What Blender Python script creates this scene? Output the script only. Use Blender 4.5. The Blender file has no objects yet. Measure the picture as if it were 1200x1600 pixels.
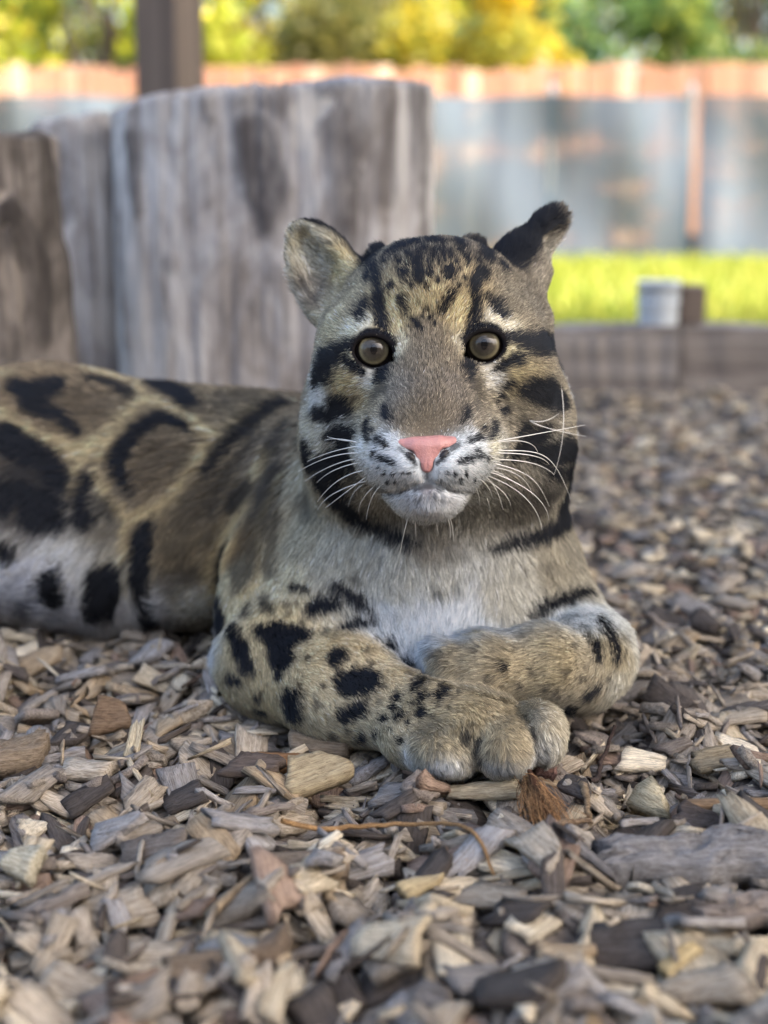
import bpy, bmesh, math, random, time
import numpy as np
from mathutils import Vector, Matrix
from mathutils.bvhtree import BVHTree
T0 = time.time()
rng = np.random.default_rng(7)
random.seed(7)
sc = bpy.context.scene
C = sc.collection
# ---------------------------------------------------------------- camera, sky, sun, exposure
CAM = np.array([0.0, 0.0, 0.33])
PITCH = math.radians(12.7)
FPX = 1600 * 50 / 36.0
FWD = np.array([0, math.cos(PITCH), -math.sin(PITCH)])
UP = np.array([0, math.sin(PITCH), math.cos(PITCH)])
RGT = np.array([1.0, 0, 0])
cd = bpy.data.cameras.new('camera')
cam = bpy.data.objects.new('camera', cd); C.objects.link(cam)
cam.location = CAM; cam.rotation_euler = (math.pi/2 - PITCH, 0, 0)
cd.sensor_fit = 'VERTICAL'; cd.sensor_height = 36; cd.sensor_width = 27; cd.lens = 50
cd.clip_start = 0.02; cd.clip_end = 400
cd.dof.use_dof = True; cd.dof.focus_distance = 0.785; cd.dof.aperture_fstop = 4.6
sc.camera = cam
SUN_AZ, SUN_EL = math.radians(-30), math.radians(46)     # azimuth from +X towards +Y
w = bpy.data.worlds.new('World'); sc.world = w; w.use_nodes = True
nt = w.node_tree
sky = nt.nodes.new('ShaderNodeTexSky'); sky.sky_type = 'NISHITA'; sky.sun_disc = False
sky.sun_elevation = SUN_EL; sky.sun_rotation = math.pi/2 - SUN_AZ
sky.air_density = 1.0; sky.dust_density = 5.0; sky.ozone_density = 0.6
bg = nt.nodes['Background']; bg.inputs['Strength'].default_value = 0.15
nt.links.new(sky.outputs[0], bg.inputs[0])
ld = bpy.data.lights.new('sun', 'SUN'); ld.energy = 2.0; ld.angle = math.radians(0.53); ld.color = (1, 0.94, 0.85)
sun = bpy.data.objects.new('sun', ld); C.objects.link(sun)
SD = Vector((math.cos(SUN_EL)*math.cos(SUN_AZ), math.cos(SUN_EL)*math.sin(SUN_AZ), math.sin(SUN_EL)))
sun.rotation_euler = SD.to_track_quat('Z', 'Y').to_euler(); sun.location = (4, -2, 6)
vs = sc.view_settings
vs.view_transform = 'Standard'; vs.look = 'None'; vs.gamma = 1.0; vs.use_curve_mapping = False
vs.exposure = 2.15
sc.cycles.max_bounces = 6; sc.cycles.transparent_max_bounces = 12
sc.cycles.use_denoising = True
try: sc.cycles_curves.shape = 'RIBBONS'
except Exception: pass

# ---------------------------------------------------------------- helpers
def W(px, py, d):
    """point of the place that stands d metres from the lens plane, from photo measurements"""
    return CAM + d*(FWD + (px-600)/FPX*RGT - (py-800)/FPX*UP)
def AY(px, py, Y):
    v = FWD + (px-600)/FPX*RGT - (py-800)/FPX*UP
    return CAM + v*(Y/v[1])
def GND(px, py, z=0.0):
    v = FWD + (px-600)/FPX*RGT - (py-800)/FPX*UP
    return CAM + v*((z-CAM[2])/v[2])
def PROJ(p):
    q = np.asarray(p) - CAM
    d = q @ FWD
    return 600 + FPX*(q @ RGT)/d, 800 - FPX*(q @ UP)/d, d
def S(r, g, b):
    f = lambda c: ((c/255+0.055)/1.055)**2.4 if c/255 > 0.04045 else c/255/12.92
    return np.array([f(r), f(g), f(b)])
def tag(o, label=None, cat=None, group=None, kind=None):
    if label: o['label'] = label
    if cat: o['category'] = cat
    if group: o['group'] = group
    if kind: o['kind'] = kind
    return o
def empty(name, loc=(0, 0, 0)):
    o = bpy.data.objects.new(name, None); C.objects.link(o); o.location = loc
    o.empty_display_size = 0.05
    return o
def link(name, me, mat=None, parent=None, loc=None):
    o = bpy.data.objects.new(name, me); C.objects.link(o)
    if mat is not None and not me.materials: me.materials.append(mat)
    if loc is not None: o.location = loc
    if parent is not None:
        o.parent = parent
        if parent.type == 'EMPTY' and loc is None:
            o.location = -Vector(parent.location)
    return o
def mesh_np(name, V, F, smooth=True):
    """F: (n,3) or (n,4) int array"""
    me = bpy.data.meshes.new(name)
    V = np.asarray(V, np.float32); F = np.asarray(F, np.int32)
    n, k = F.shape
    me.vertices.add(len(V)); me.vertices.foreach_set('co', V.ravel())
    me.loops.add(n*k); me.loops.foreach_set('vertex_index', F.ravel())
    me.polygons.add(n); me.polygons.foreach_set('loop_start', np.arange(0, n*k, k, dtype=np.int32))
    try: me.polygons.foreach_set('loop_total', np.full(n, k, np.int32))
    except Exception: pass
    if smooth: me.polygons.foreach_set('use_smooth', np.ones(n, bool))
    me.update(calc_edges=True)
    return me
def point_color(me, name, col):
    a = me.attributes.new(name, 'FLOAT_COLOR', 'POINT')
    c = np.ones((len(col), 4), np.float32); c[:, :3] = col
    a.data.foreach_set('color', c.ravel())
def _h(ix, iy, iz, s):
    with np.errstate(over='ignore'):
        n = (ix.astype(np.int64)*374761393 + iy.astype(np.int64)*668265263 + iz.astype(np.int64)*2147483647 + s*1274126177)
        n = (n ^ (n >> 13)) * 1274126177
        n = n ^ (n >> 16)
    return (n & 0xFFFFFF).astype(np.float32) / 0xFFFFFF
def noise3(P, scale, seed=0):
    """value noise, about -1..1"""
    q = np.asarray(P)*scale
    i = np.floor(q); f = (q-i).astype(np.float32); i = i.astype(np.int64)
    f = f*f*(3-2*f)
    r = 0
    for a in (0, 1):
        for b in (0, 1):
            for c in (0, 1):
                wgt = (f[:, 0] if a else 1-f[:, 0])*(f[:, 1] if b else 1-f[:, 1])*(f[:, 2] if c else 1-f[:, 2])
                r = r + wgt*_h(i[:, 0]+a, i[:, 1]+b, i[:, 2]+c, seed)
    return r*2-1
def fbm(P, scale, seed=0, n=3):
    return sum(noise3(P, scale*2**k, seed+k)*0.5**k for k in range(n))/1.5
class NT:
    """small node helper"""
    def __init__(s, name):
        s.m = bpy.data.materials.new(name); s.m.use_nodes = True
        s.t = s.m.node_tree; s.b = s.t.nodes['Principled BSDF']; s.out = s.t.nodes['Material Output']
    def n(s, kind, **kw):
        x = s.t.nodes.new('ShaderNode'+kind)
        for k, v in kw.items():
            if k[0] == 'i' and k[1:].isdigit(): x.inputs[int(k[1:])].default_value = v
            elif k.startswith('in_'): x.inputs[k[3:].replace('_', ' ')].default_value = v
            else: setattr(x, k, v)
        return x
    def l(s, a, b): s.t.links.new(a, b)
    def attr(s, name): return s.n('Attribute', attribute_name=name)
    def ramp(s, fac, stops, mode='LINEAR'):
        r = s.n('ValToRGB'); r.color_ramp.interpolation = mode
        e = r.color_ramp.elements
        while len(e) > 1: e.remove(e[0])
        e[0].position = stops[0][0]; e[0].color = (*stops[0][1], 1)
        for p, c in stops[1:]:
            x = e.new(p); x.color = (*c, 1)
        if fac is not None: s.l(fac, r.inputs[0])
        return r.outputs[0]
    def mix(s, fac, a, b, mode='MIX'):
        x = s.n('MixRGB', blend_type=mode)
        for i, v in ((0, fac), (1, a), (2, b)):
            if hasattr(v, 'is_linked'): s.l(v, x.inputs[i])
            elif i == 0: x.inputs[0].default_value = v
            else: x.inputs[i].default_value = (*v, 1)
        return x.outputs[0]
    def math(s, op, a, b=0.0):
        x = s.n('Math', operation=op)
        for i, v in ((0, a), (1, b)):
            if hasattr(v, 'is_linked'): s.l(v, x.inputs[i])
            else: x.inputs[i].default_value = v
        return x.outputs[0]
    def noise(s, vec, scale, detail=4, rough=0.55, dist=0.0):
        x = s.n('TexNoise'); x.inputs['Scale'].default_value = scale; x.inputs['Detail'].default_value = detail
        x.inputs['Roughness'].default_value = rough; x.inputs['Distortion'].default_value = dist
        if vec is not None: s.l(vec, x.inputs['Vector'])
        return x.outputs['Fac']
    def mapv(s, vec, scale=(1, 1, 1), loc=(0, 0, 0)):
        x = s.n('Mapping'); x.inputs['Scale'].default_value = scale; x.inputs['Location'].default_value = loc
        s.l(vec, x.inputs['Vector']); return x.outputs[0]
    def bump(s, h, strength=0.5, dist=0.001):
        x = s.n('Bump'); x.inputs['Strength'].default_value = strength; x.inputs['Distance'].default_value = dist
        s.l(h, x.inputs['Height']); s.l(x.outputs[0], s.b.inputs['Normal'])
    def base(s, c, rough=0.7):
        if hasattr(c, 'is_linked'): s.l(c, s.b.inputs['Base Color'])
        else: s.b.inputs['Base Color'].default_value = (*c, 1)
        s.b.inputs['Roughness'].default_value = rough
        return s.m
def tube(path, radii, seg=5):
    path = np.asarray(path); V = []; F = []
    for i, p in enumerate(path):
        t = path[min(i+1, len(path)-1)]-path[max(i-1, 0)]; t /= np.linalg.norm(t)+1e-12
        a = np.cross(t, [0.3, .1, .95]); a /= np.linalg.norm(a)+1e-12; b = np.cross(t, a)
        for j in range(seg):
            q = 2*math.pi*j/seg; V.append(p+radii[i]*(a*math.cos(q)+b*math.sin(q)))
    for i in range(len(path)-1):
        for j in range(seg):
            F.append((i*seg+j, i*seg+(j+1) % seg, (i+1)*seg+(j+1) % seg, (i+1)*seg+j))
    return np.array(V), F
def bezier(ctrl, n):
    ctrl = np.asarray(ctrl, float); t = np.linspace(0, 1, n)
    q = [np.repeat(c[None], n, 0) for c in ctrl]
    while len(q) > 1: q = [a*(1-t[:, None])+b*t[:, None] for a, b in zip(q, q[1:])]
    return q[0]
# ================================================================ the place: ground, lawn, shelter, fence, trees
def boxmesh(name, sx, sy, sz, bev=0.004, seg=1):
    b = bmesh.new(); bmesh.ops.create_cube(b, size=1)
    bmesh.ops.scale(b, vec=(sx, sy, sz), verts=b.verts)
    if bev: bmesh.ops.bevel(b, geom=b.edges[:], offset=bev, segments=seg, affect='EDGES', profile=.6)
    me = bpy.data.meshes.new(name); b.to_mesh(me); b.free(); return me
# soil under the chips
mg = NT('soil'); tc = mg.n('TexCoord').outputs['Object']
mg.base(mg.ramp(mg.noise(tc, 90, 6, .7), [(.3, S(52, 44, 38)), (.55, S(92, 80, 68)), (.75, S(126, 112, 96))]), .95); mg.bump(mg.noise(tc, 140, 6, .7), .9, .01)
def sheet(name, x0, x1, y0, y1, z, nx, ny, amp, seed, mat):
    X, Y = np.meshgrid(np.linspace(x0, x1, nx), np.linspace(y0, y1, ny), indexing='ij')
    P = np.stack([X.ravel(), Y.ravel(), np.zeros(X.size)], 1)
    P[:, 2] = z+amp*fbm(P, 2.2, seed)
    i = np.arange(nx*ny).reshape(nx, ny)
    F = np.stack([i[:-1, :-1], i[1:, :-1], i[1:, 1:], i[:-1, 1:]], -1).reshape(-1, 4)
    o = link(name, mesh_np(name, P, F), mat); o['kind'] = 'structure'; return o
sheet('ground', -60, 60, -12, 160, -.055, 60, 80, 0.0, 1, mg.m)
sheet('chip_bed', -3.4, 3.6, -1.5, 2.60, -.022, 120, 90, 0.006, 2, mg.m)
ml = NT('lawn'); tc = ml.n('TexCoord').outputs['Object']
ml.base(ml.mix(ml.noise(tc, 1.6, 4), S(130, 138, 52), S(172, 162, 74)), .9)
sheet('lawn', -30, 30, 2.66, 9.4, -.02, 90, 50, .02, 4, ml.m)
# grass blades
mgr = NT('grass_blade')
tr = mgr.n('BsdfTranslucent'); dfb = mgr.b
gc = mgr.attr('tint').outputs['Color']; mgr.base(gc, .55); mgr.l(gc, tr.inputs[0])
mxs = mgr.n('MixShader'); mxs.inputs[0].default_value = .4
mgr.l(dfb.outputs[0], mxs.inputs[1]); mgr.l(tr.outputs[0], mxs.inputs[2]); mgr.l(mxs.outputs[0], mgr.out.inputs[0])
def blades(n, x0, x1, y0, y1, h, seed):
    r = np.random.default_rng(seed)
    b = np.stack([r.uniform(x0, x1, n), r.uniform(y0, y1, n), np.full(n, -.03)], 1)
    a = r.uniform(0, 2*np.pi, n); wd = r.uniform(.003, .006, n); hh = h*r.uniform(.5, 1.3, n); ln_ = r.uniform(.1, .7, n)*hh; la = r.uniform(0, 2*np.pi, n)
    dx = np.stack([np.cos(a)*wd, np.sin(a)*wd, np.zeros(n)], 1)
    le = np.stack([np.cos(la)*ln_, np.sin(la)*ln_, hh], 1)
    V = np.stack([b-dx, b+dx, b+le*.55+dx*.8+[0, 0, .01], b+le*.55-dx*.8+[0, 0, .01], b+le], 1).reshape(-1, 3)
    k = np.arange(n)[:, None]*5
    F = np.concatenate([k+[0, 1, 2], k+[0, 2, 3], k+[3, 2, 4]])
    me = mesh_np('grass', V, F, False)
    t = r.random(n)[:, None]; pal = S(116, 142, 40)*(1-t)+S(196, 190, 84)*t
    point_color(me, 'tint', np.repeat(pal, 5, 0)); return me
g = link('grass', blades(60000, -3.2, 4.6, 2.70, 7.3, .075, 5), mgr.m); tag(g, 'bright yellow green grass beyond the timber edging', 'grass', kind='stuff')
# shelter: roof on four posts; one post shows, the unseen roof is sized to shade the leopard
mpo = NT('post_wood'); tc = mpo.n('TexCoord').outputs['Object']
gv = mpo.mapv(tc, (30, 30, 1.2)); gn = mpo.noise(gv, 1.0, 6, .65)
mpo.base(mpo.ramp(gn, [(.3, S(78, 66, 58)), (.7, S(118, 103, 91))]), .8); mpo.bump(gn, .5, .004)
mro = NT('roof_board'); mro.base(S(214, 210, 200), .8)  # unseen underside kept pale to bounce light
RX0, RX1, RY0, RY1, RZ = .42, 3.6, -1.15, 2.6, 2.3
sh = empty('shelter', (-.377, 2.62, 0))
tag(sh, 'open timber shelter, its square brown post rising behind the big grey stump', 'shelter')
for i in range(12):
    wdt = (RX1-RX0)/12
    o = link('roof_board', boxmesh('roof_board', wdt-.004, RY1-RY0, .03, .003), mro.m, sh, (0, 0, 0)); o.location = Vector((RX0+wdt*(i+.5), (RY0+RY1)/2, RZ+.1))-sh.location
for y in (RY0+.1, 2.62):
    o = link('roof_beam', boxmesh('roof_beam', RX1+.55, .09, .14, .005), mpo.m, sh, (0, 0, 0)); o.location = Vector(((RX1-.55)/2, y, RZ+.012))-sh.location
for x, y in ((-.377, 2.62), (RX1-.1, 2.62), (RX1-.1, RY0+.1), (-.55, RY0+.1)):
    o = link('post', boxmesh('post', .088, .088, 2.4, .006, 2), mpo.m, sh, (0, 0, 0)); o.location = Vector((x, y, 1.06))-sh.location; o.rotation_euler = (0, 0, math.radians(-28))
# unseen board wall added behind the camera to shape the eye reflections
bw_ = empty('reflection_wall', (0, -3.6, 0)); tag(bw_, 'unseen brown board wall added behind the camera to darken the eye reflections', 'wall')
for i in range(24):
    o = link('board', boxmesh('board', .395, .03, 1.7, .004), mpo.m, bw_, ((i-11.5)*.4, 0, .83))
# timber edging
mt = NT('weathered_timber'); tc = mt.n('TexCoord').outputs['Object']
gv = mt.mapv(tc, (1.5, 30, 30)); gn = mt.noise(gv, 1.0, 6, .65)
mt.base(mt.ramp(gn, [(.28, S(84, 76, 72)), (.5, S(122, 114, 108)), (.75, S(150, 144, 138))]), .85); mt.bump(gn, .7, .006)
def timber(px0, px1, Y, label, ztop):
    x0 = AY(px0, 550, Y)[0]; x1 = AY(px1, 550, Y)[0]
    b = bmesh.new(); bmesh.ops.create_cube(b, size=1); bmesh.ops.scale(b, vec=(x1-x0, .13, ztop+.06), verts=b.verts)
    bmesh.ops.subdivide_edges(b, edges=[e for e in b.edges if abs(e.verts[0].co.x-e.verts[1].co.x) > .1], cuts=24)
    bmesh.ops.bevel(b, geom=[e for e in b.edges if abs(e.verts[0].co.x-e.verts[1].co.x) > .01 and len(e.link_faces) == 2 and e.calc_face_angle(0) > .5], offset=.012, segments=2, affect='EDGES')
    for v in b.verts:
        v.co.z += .004*math.sin(v.co.x*9)+random.uniform(-.002, .002); v.co.y += random.uniform(-.003, .003)
    me = bpy.data.meshes.new('edging_timber'); b.to_mesh(me); b.free()
    o = link('edging_timber', me, mt.m, None, ((x0+x1)/2, Y+.065, (ztop-.06)/2)); tag(o, label, 'timber', 'timbers edging the chip bed'); return o
ZT = AY(1000, 513, 2.52)[2]
timber(700, 1062, 2.50, 'grey timber edging beam whose end shows beside the leopard', ZT)
timber(1066, 1900, 2.51, 'grey timber edging beam running out of the picture at right', ZT)
# tin and block on the timber
def lathe(name, prof, seg=32):
    V = []; F = []
    for r, z in prof:
        for j in range(seg):
            t = 2*math.pi*j/seg; V.append((r*math.cos(t), r*math.sin(t), z))
    for i in range(len(prof)-1):
        for j in range(seg):
            F.append((i*seg+j, i*seg+(j+1) % seg, (i+1)*seg+(j+1) % seg, (i+1)*seg+j))
    return mesh_np(name, V, F)
mti = NT('galvanised_metal'); tc = mti.n('TexCoord').outputs['Object']
mti.base(mti.mix(mti.noise(tc, 40, 3), S(196, 206, 214), S(226, 232, 236)), .5); mti.b.inputs['Metallic'].default_value = .35
pc = AY(1028, 513, 2.56); rT = 33*2.56/FPX; hT = 66*2.56/FPX
tin = empty('metal_tin', (pc[0], 2.565, ZT+.004)); tag(tin, 'pale galvanised metal tin standing on the timber edging', 'tin')
link('wall', lathe('wall', [(rT*.92, 0), (rT*.94, .002), (rT, hT*.96), (rT+.002, hT*.97), (rT+.002, hT), (rT-.002, hT), (rT-.003, hT*.9), (rT*.9, .004), (0.0005, .004)]), mti.m, tin, (0, 0, 0))
link('bead', lathe('bead', [(rT*.97, hT*.5), (rT*.97+.003, hT*.53), (rT*.98, hT*.56)]), mti.m, tin, (0, 0, 0))
bc = AY(1079, 513, 2.56)
blk = link('wood_block', boxmesh('wood_block', 40*2.56/FPX, .06, 58*2.56/FPX, .006, 2), mpo.m, None, (bc[0], 2.575, ZT+.006+29*2.56/FPX)); tag(blk, 'small brown wooden block standing right of the metal tin', 'wood block')
# paling fence, far, and the screen in front of it
FY = 8.5
mpl = NT('paling'); oi = mpl.n('ObjectInfo').outputs['Random']; tc = mpl.n('TexCoord').outputs['Object']
gn = mpl.noise(mpl.mapv(tc, (25, 25, 1.5)), 1.0, 5, .6)
mpl.base(mpl.mix(.5, mpl.ramp(oi, [(0, S(160, 98, 74)), (.3, S(188, 136, 108)), (.5, S(240, 216, 190)), (.62, S(224, 176, 140)), (.8, S(120, 78, 62)), (1, S(170, 112, 84))]), mpl.ramp(gn, [(.3, S(112, 76, 60)), (.7, S(206, 166, 138))])), .8)
fe = empty('paling_fence', (0, FY, 0)); tag(fe, 'long fence of orange brown upright palings behind the grey screen', 'fence')
zf = AY(900, 110, FY)[2]
pm = boxmesh('paling', .094, .018, 1.0, .004)
pm.materials.append(mpl.m)
for i in range(-62, 64):
    o = bpy.data.objects.new('paling', pm); C.objects.link(o); o.parent = fe
    o.location = (i*.1+random.uniform(-.004, .004), random.uniform(-.006, .006), zf/2+random.uniform(-.03, .02)); o.scale = (1, 1, zf+.04)
    o.rotation_euler = (0, random.uniform(-.006, .006), random.uniform(-.12, .12))
for z in (.25, .8):
    o = link('rail', boxmesh('rail', 12.8, .04, .08, .004), mpl.m, fe, (0, .06, z))
ms_ = NT('shade_cloth'); tc = ms_.n('TexCoord').outputs['Object']
blot = ms_.noise(ms_.mapv(tc, (1.2, 1, 2.2)), 2.3, 3, .5)
cc = ms_.ramp(ms_.noise(ms_.mapv(tc, (7, 1, .8)), 1.0, 3), [(.3, S(62, 76, 92)), (.7, S(96, 109, 120))])
ms_.base(cc, .9)
tb = ms_.n('BsdfTransparent'); mxs = ms_.n('MixShader')
ms_.l(ms_.ramp(blot, [(.0, (.05,)*3), (.52, (.05,)*3), (.66, (.28,)*3), (1, (.4,)*3)]), mxs.inputs[0]); ms_.l(ms_.b.outputs[0], mxs.inputs[1]); ms_.l(tb.outputs[0], mxs.inputs[2]); ms_.l(mxs.outputs[0], ms_.out.inputs[0])
SY = 6.95
sc_ = empty('screen_fence', (0, SY, 0)); tag(sc_, 'grey shade cloth screen on posts standing behind the grass', 'screen')
zs = AY(900, 147, SY)[2]
gaps = [-6.2, -3.3, AY(640, 300, SY)[0], AY(860, 300, SY)[0], AY(1076, 300, SY)[0], 3.4, 6.2]
for i in range(6):
    a = gaps[i]; b_ = gaps[i+1]
    if i == 4: a = AY(1090, 300, SY)[0]
    nx = max(int((b_-a)/.05), 4); V = []; F = []
    for u_ in range(nx+1):
        for v_ in range(9):
            x = a+(b_-a)*u_/nx; z = zs*v_/8-.02*(v_ == 0)
            V.append((x, .03*math.sin(x*7+v_*.5)+.012*math.sin(x*19), z-(.012*abs(math.sin(x*4)) if v_ == 8 else 0)))
    for u_ in range(nx):
        for v_ in range(8): F.append((u_*9+v_, (u_+1)*9+v_, (u_+1)*9+v_+1, u_*9+v_+1))
    link('cloth_panel', mesh_np('cloth_panel', V, F), ms_.m, sc_, (0, 0, 0))
zq = AY(1083, 365, SY)[2]; xa_, xb_ = AY(1074, 300, SY)[0], AY(1092, 300, SY)[0]
link('cloth_panel', mesh_np('cloth_panel', [(xa_, .012, -.02), (xb_, .012, -.02), (xb_, .014, zq), (xa_, .014, zq*.95)], [(0, 1, 2, 3)]), ms_.m, sc_, (0, 0, 0))
mst = NT('steel_post'); mst.base(S(110, 116, 120), .5)
for gx in gaps:
    link('post', lathe('post', [(.0005, zs+.05), (.02, zs+.05), (.022, zs), (.022, -.05)], 12), mst.m, sc_, (gx, .05, 0))
# trees: trunk, limbs, crown of leaves
mbk = NT('bark'); tc = mbk.n('TexCoord').outputs['Object']; n_ = mbk.noise(mbk.mapv(tc, (14, 14, 3)), 1, 5)
mbk.base(mbk.ramp(n_, [(.3, S(58, 48, 40)), (.7, S(110, 98, 84))]), .9)
mlf = NT('leaf'); lc = mlf.attr('tint').outputs['Color']; mlf.base(lc, .45)
tr = mlf.n('BsdfTranslucent'); mlf.l(lc, tr.inputs[0]); mxs = mlf.n('MixShader'); mxs.inputs[0].default_value = .45
mlf.l(mlf.b.outputs[0], mxs.inputs[1]); mlf.l(tr.outputs[0], mxs.inputs[2]); mlf.l(mxs.outputs[0], mlf.out.inputs[0])
def tree(name, x, y, h, rad, zc, n, pal, label, cat, seed, leaf=.06, dens_shell=.5):
    r = np.random.default_rng(seed)
    t = empty(name, (x, y, 0)); tag(t, label, cat, 'trees and shrubs beyond the fence')
    paths = []
    b = bmesh.new()
    def limb(p0, p1, r0, r1):
        path = bezier([p0, (np.array(p0)+p1)/2+r.normal(0, .06*h*.3, 3), p1], 6)
        V, F = tube(path, np.linspace(r0, r1, 6), 7)
        vs_ = [b.verts.new(v) for v in V]
        for f in F:
            try: b.faces.new([vs_[i] for i in f])
            except Exception: pass
    limb(np.array((0, 0, -.05)), np.array((0, 0, zc)), .03*h, .018*h)
    cl = []
    nc = 16 if cat == 'tree' else 11
    for i in range(nc):
        v = r.normal(0, 1, 3); v /= np.linalg.norm(v); v *= r.uniform(.45, 1)**.5
        c = np.array((v[0]*rad, v[1]*rad*.8, zc+v[2]*(h-zc)*.95)); c[2] = max(c[2], .25)
        cl.append(c); limb(np.array((0, 0, zc*r.uniform(.35, .95))), c, .011*h, .003*h)
    me = bpy.data.meshes.new('trunk'); b.to_mesh(me); b.free(); link('trunk', me, mbk.m, t, (0, 0, 0))
    k = r.integers(0, nc, n); cs = np.array(cl)[k]; cr_ = rad*r.uniform(.28, .5, nc)[k]
    u_ = r.normal(0, 1, (n, 3)); u_ /= np.linalg.norm(u_, axis=1)[:, None]
    P = cs+u_*(cr_*r.random(n)**dens_shell)[:, None]; P[:, 2] = np.maximum(P[:, 2], .05)
    a = r.normal(0, 1, (n, 3)); a /= np.linalg.norm(a, axis=1)[:, None]
    b2 = np.cross(a, r.normal(0, 1, (n, 3))); b2 /= np.linalg.norm(b2, axis=1)[:, None]
    s1 = leaf*r.uniform(.6, 1.3, n)[:, None]; s2 = s1*.55
    V = np.stack([P-a*s1, P+b2*s2-a*s1*.1, P+a*s1, P-b2*s2-a*s1*.1], 1).reshape(-1, 3)
    F = np.arange(4*n).reshape(n, 4)
    me = mesh_np('crown', V, F, False)
    q = np.array([S(*c) for c in pal]); kk = (k+r.integers(0, 2, n)) % len(pal)
    colr = q[kk]*r.uniform(.7, 1.3, n)[:, None]
    point_color(me, 'tint', np.repeat(np.clip(colr, 0, .85), 4, 0)); link('crown', me, mlf.m, t, (0, 0, 0))
YG = [(190, 190, 60), (160, 172, 56), (220, 202, 70), (126, 148, 60)]; GR = [(80, 112, 58), (104, 132, 64), (60, 90, 60), (150, 160, 66)]; YE = [(214, 186, 40), (190, 170, 50), (160, 160, 60)]; OL = [(120, 118, 60), (142, 134, 70), (98, 104, 56), (168, 156, 70)]
TR = [('bush', -3.6, 10.2, 1.9, .9, 1.0, 2600, YG, 'yellow green bush behind the fence left of the shelter post', 'bush'),
      ('tree', -2.5, 13.5, 3.4, 1.2, 1.9, 2600, YG, 'sunlit yellow green tree left of the post', 'tree'),
      ('tree', -1.1, 15.0, 3.6, 1.3, 1.9, 3000, OL, 'olive tree right above the shelter post', 'tree'),
      ('bush', -.2, 11.5, 1.9, .75, 1.15, 2400, OL, 'olive bush behind the fence over the stump', 'bush'),
      ('bush', .75, 11.0, 1.85, .7, 1.1, 2400, YE, 'golden yellow bush behind the middle of the fence', 'bush'),
      ('tree', 1.6, 14.0, 3.4, 1.1, 1.8, 3200, GR, 'dark green tree behind the fence above the right ear', 'tree'),
      ('bush', 2.35, 11.5, 1.9, .7, 1.15, 2400, GR, 'green bush behind the right end of the fence', 'bush'),
      ('tree', 3.9, 15.5, 3.6, 1.1, 1.9, 2600, GR, 'green tree at the right edge below a patch of sky', 'tree'),
      ('tree', .4, 19.0, 4.6, 1.9, 2.4, 3600, YG, 'tall yellowing tree far behind the golden bush', 'tree'),
      ('tree', -4.2, 19.5, 4.6, 1.8, 2.2, 3200, GR, 'far green tree at the left edge', 'tree'),
      ('tree', 2.5, 20.0, 4.4, 1.7, 2.3, 3200, OL, 'far olive tree between the two green trees', 'tree')]
TR += [('tree', -6.0, 24.0, 5.2, 2.3, 2.2, 3000, YG, 'farthest yellow green tree behind the left bushes', 'tree'), ('tree', -1.9, 25.0, 5.2, 2.3, 2.2, 3000, GR, 'farthest green tree seen beside the shelter post', 'tree'),
       ('tree', 1.4, 26.0, 5.2, 2.4, 2.2, 3000, GR, 'farthest dark green tree behind the middle of the fence', 'tree'), ('tree', 4.3, 25.0, 4.6, 2.2, 2.0, 2600, OL, 'farthest olive tree behind the right end of the fence', 'tree')]
TR += [('tree', 7.5, 16.0, 4.2, 1.9, 2.0, 2200, YG, 'yellow green tree beyond the right edge of the picture', 'tree'), ('tree', 11.0, 21.0, 5.0, 2.4, 2.3, 2200, GR, 'green tree well beyond the right edge of the picture', 'tree'),
       ('tree', -8.5, 17.0, 4.4, 2.0, 2.1, 2200, OL, 'olive tree beyond the left edge of the picture', 'tree')]
for i, a in enumerate(TR): tree(*a[:6], int(a[6]*1.8), *a[7:], seed=40+i, leaf=.05 if a[9] == 'bush' else .075)
print('place', round(time.time()-T0, 1))
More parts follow.
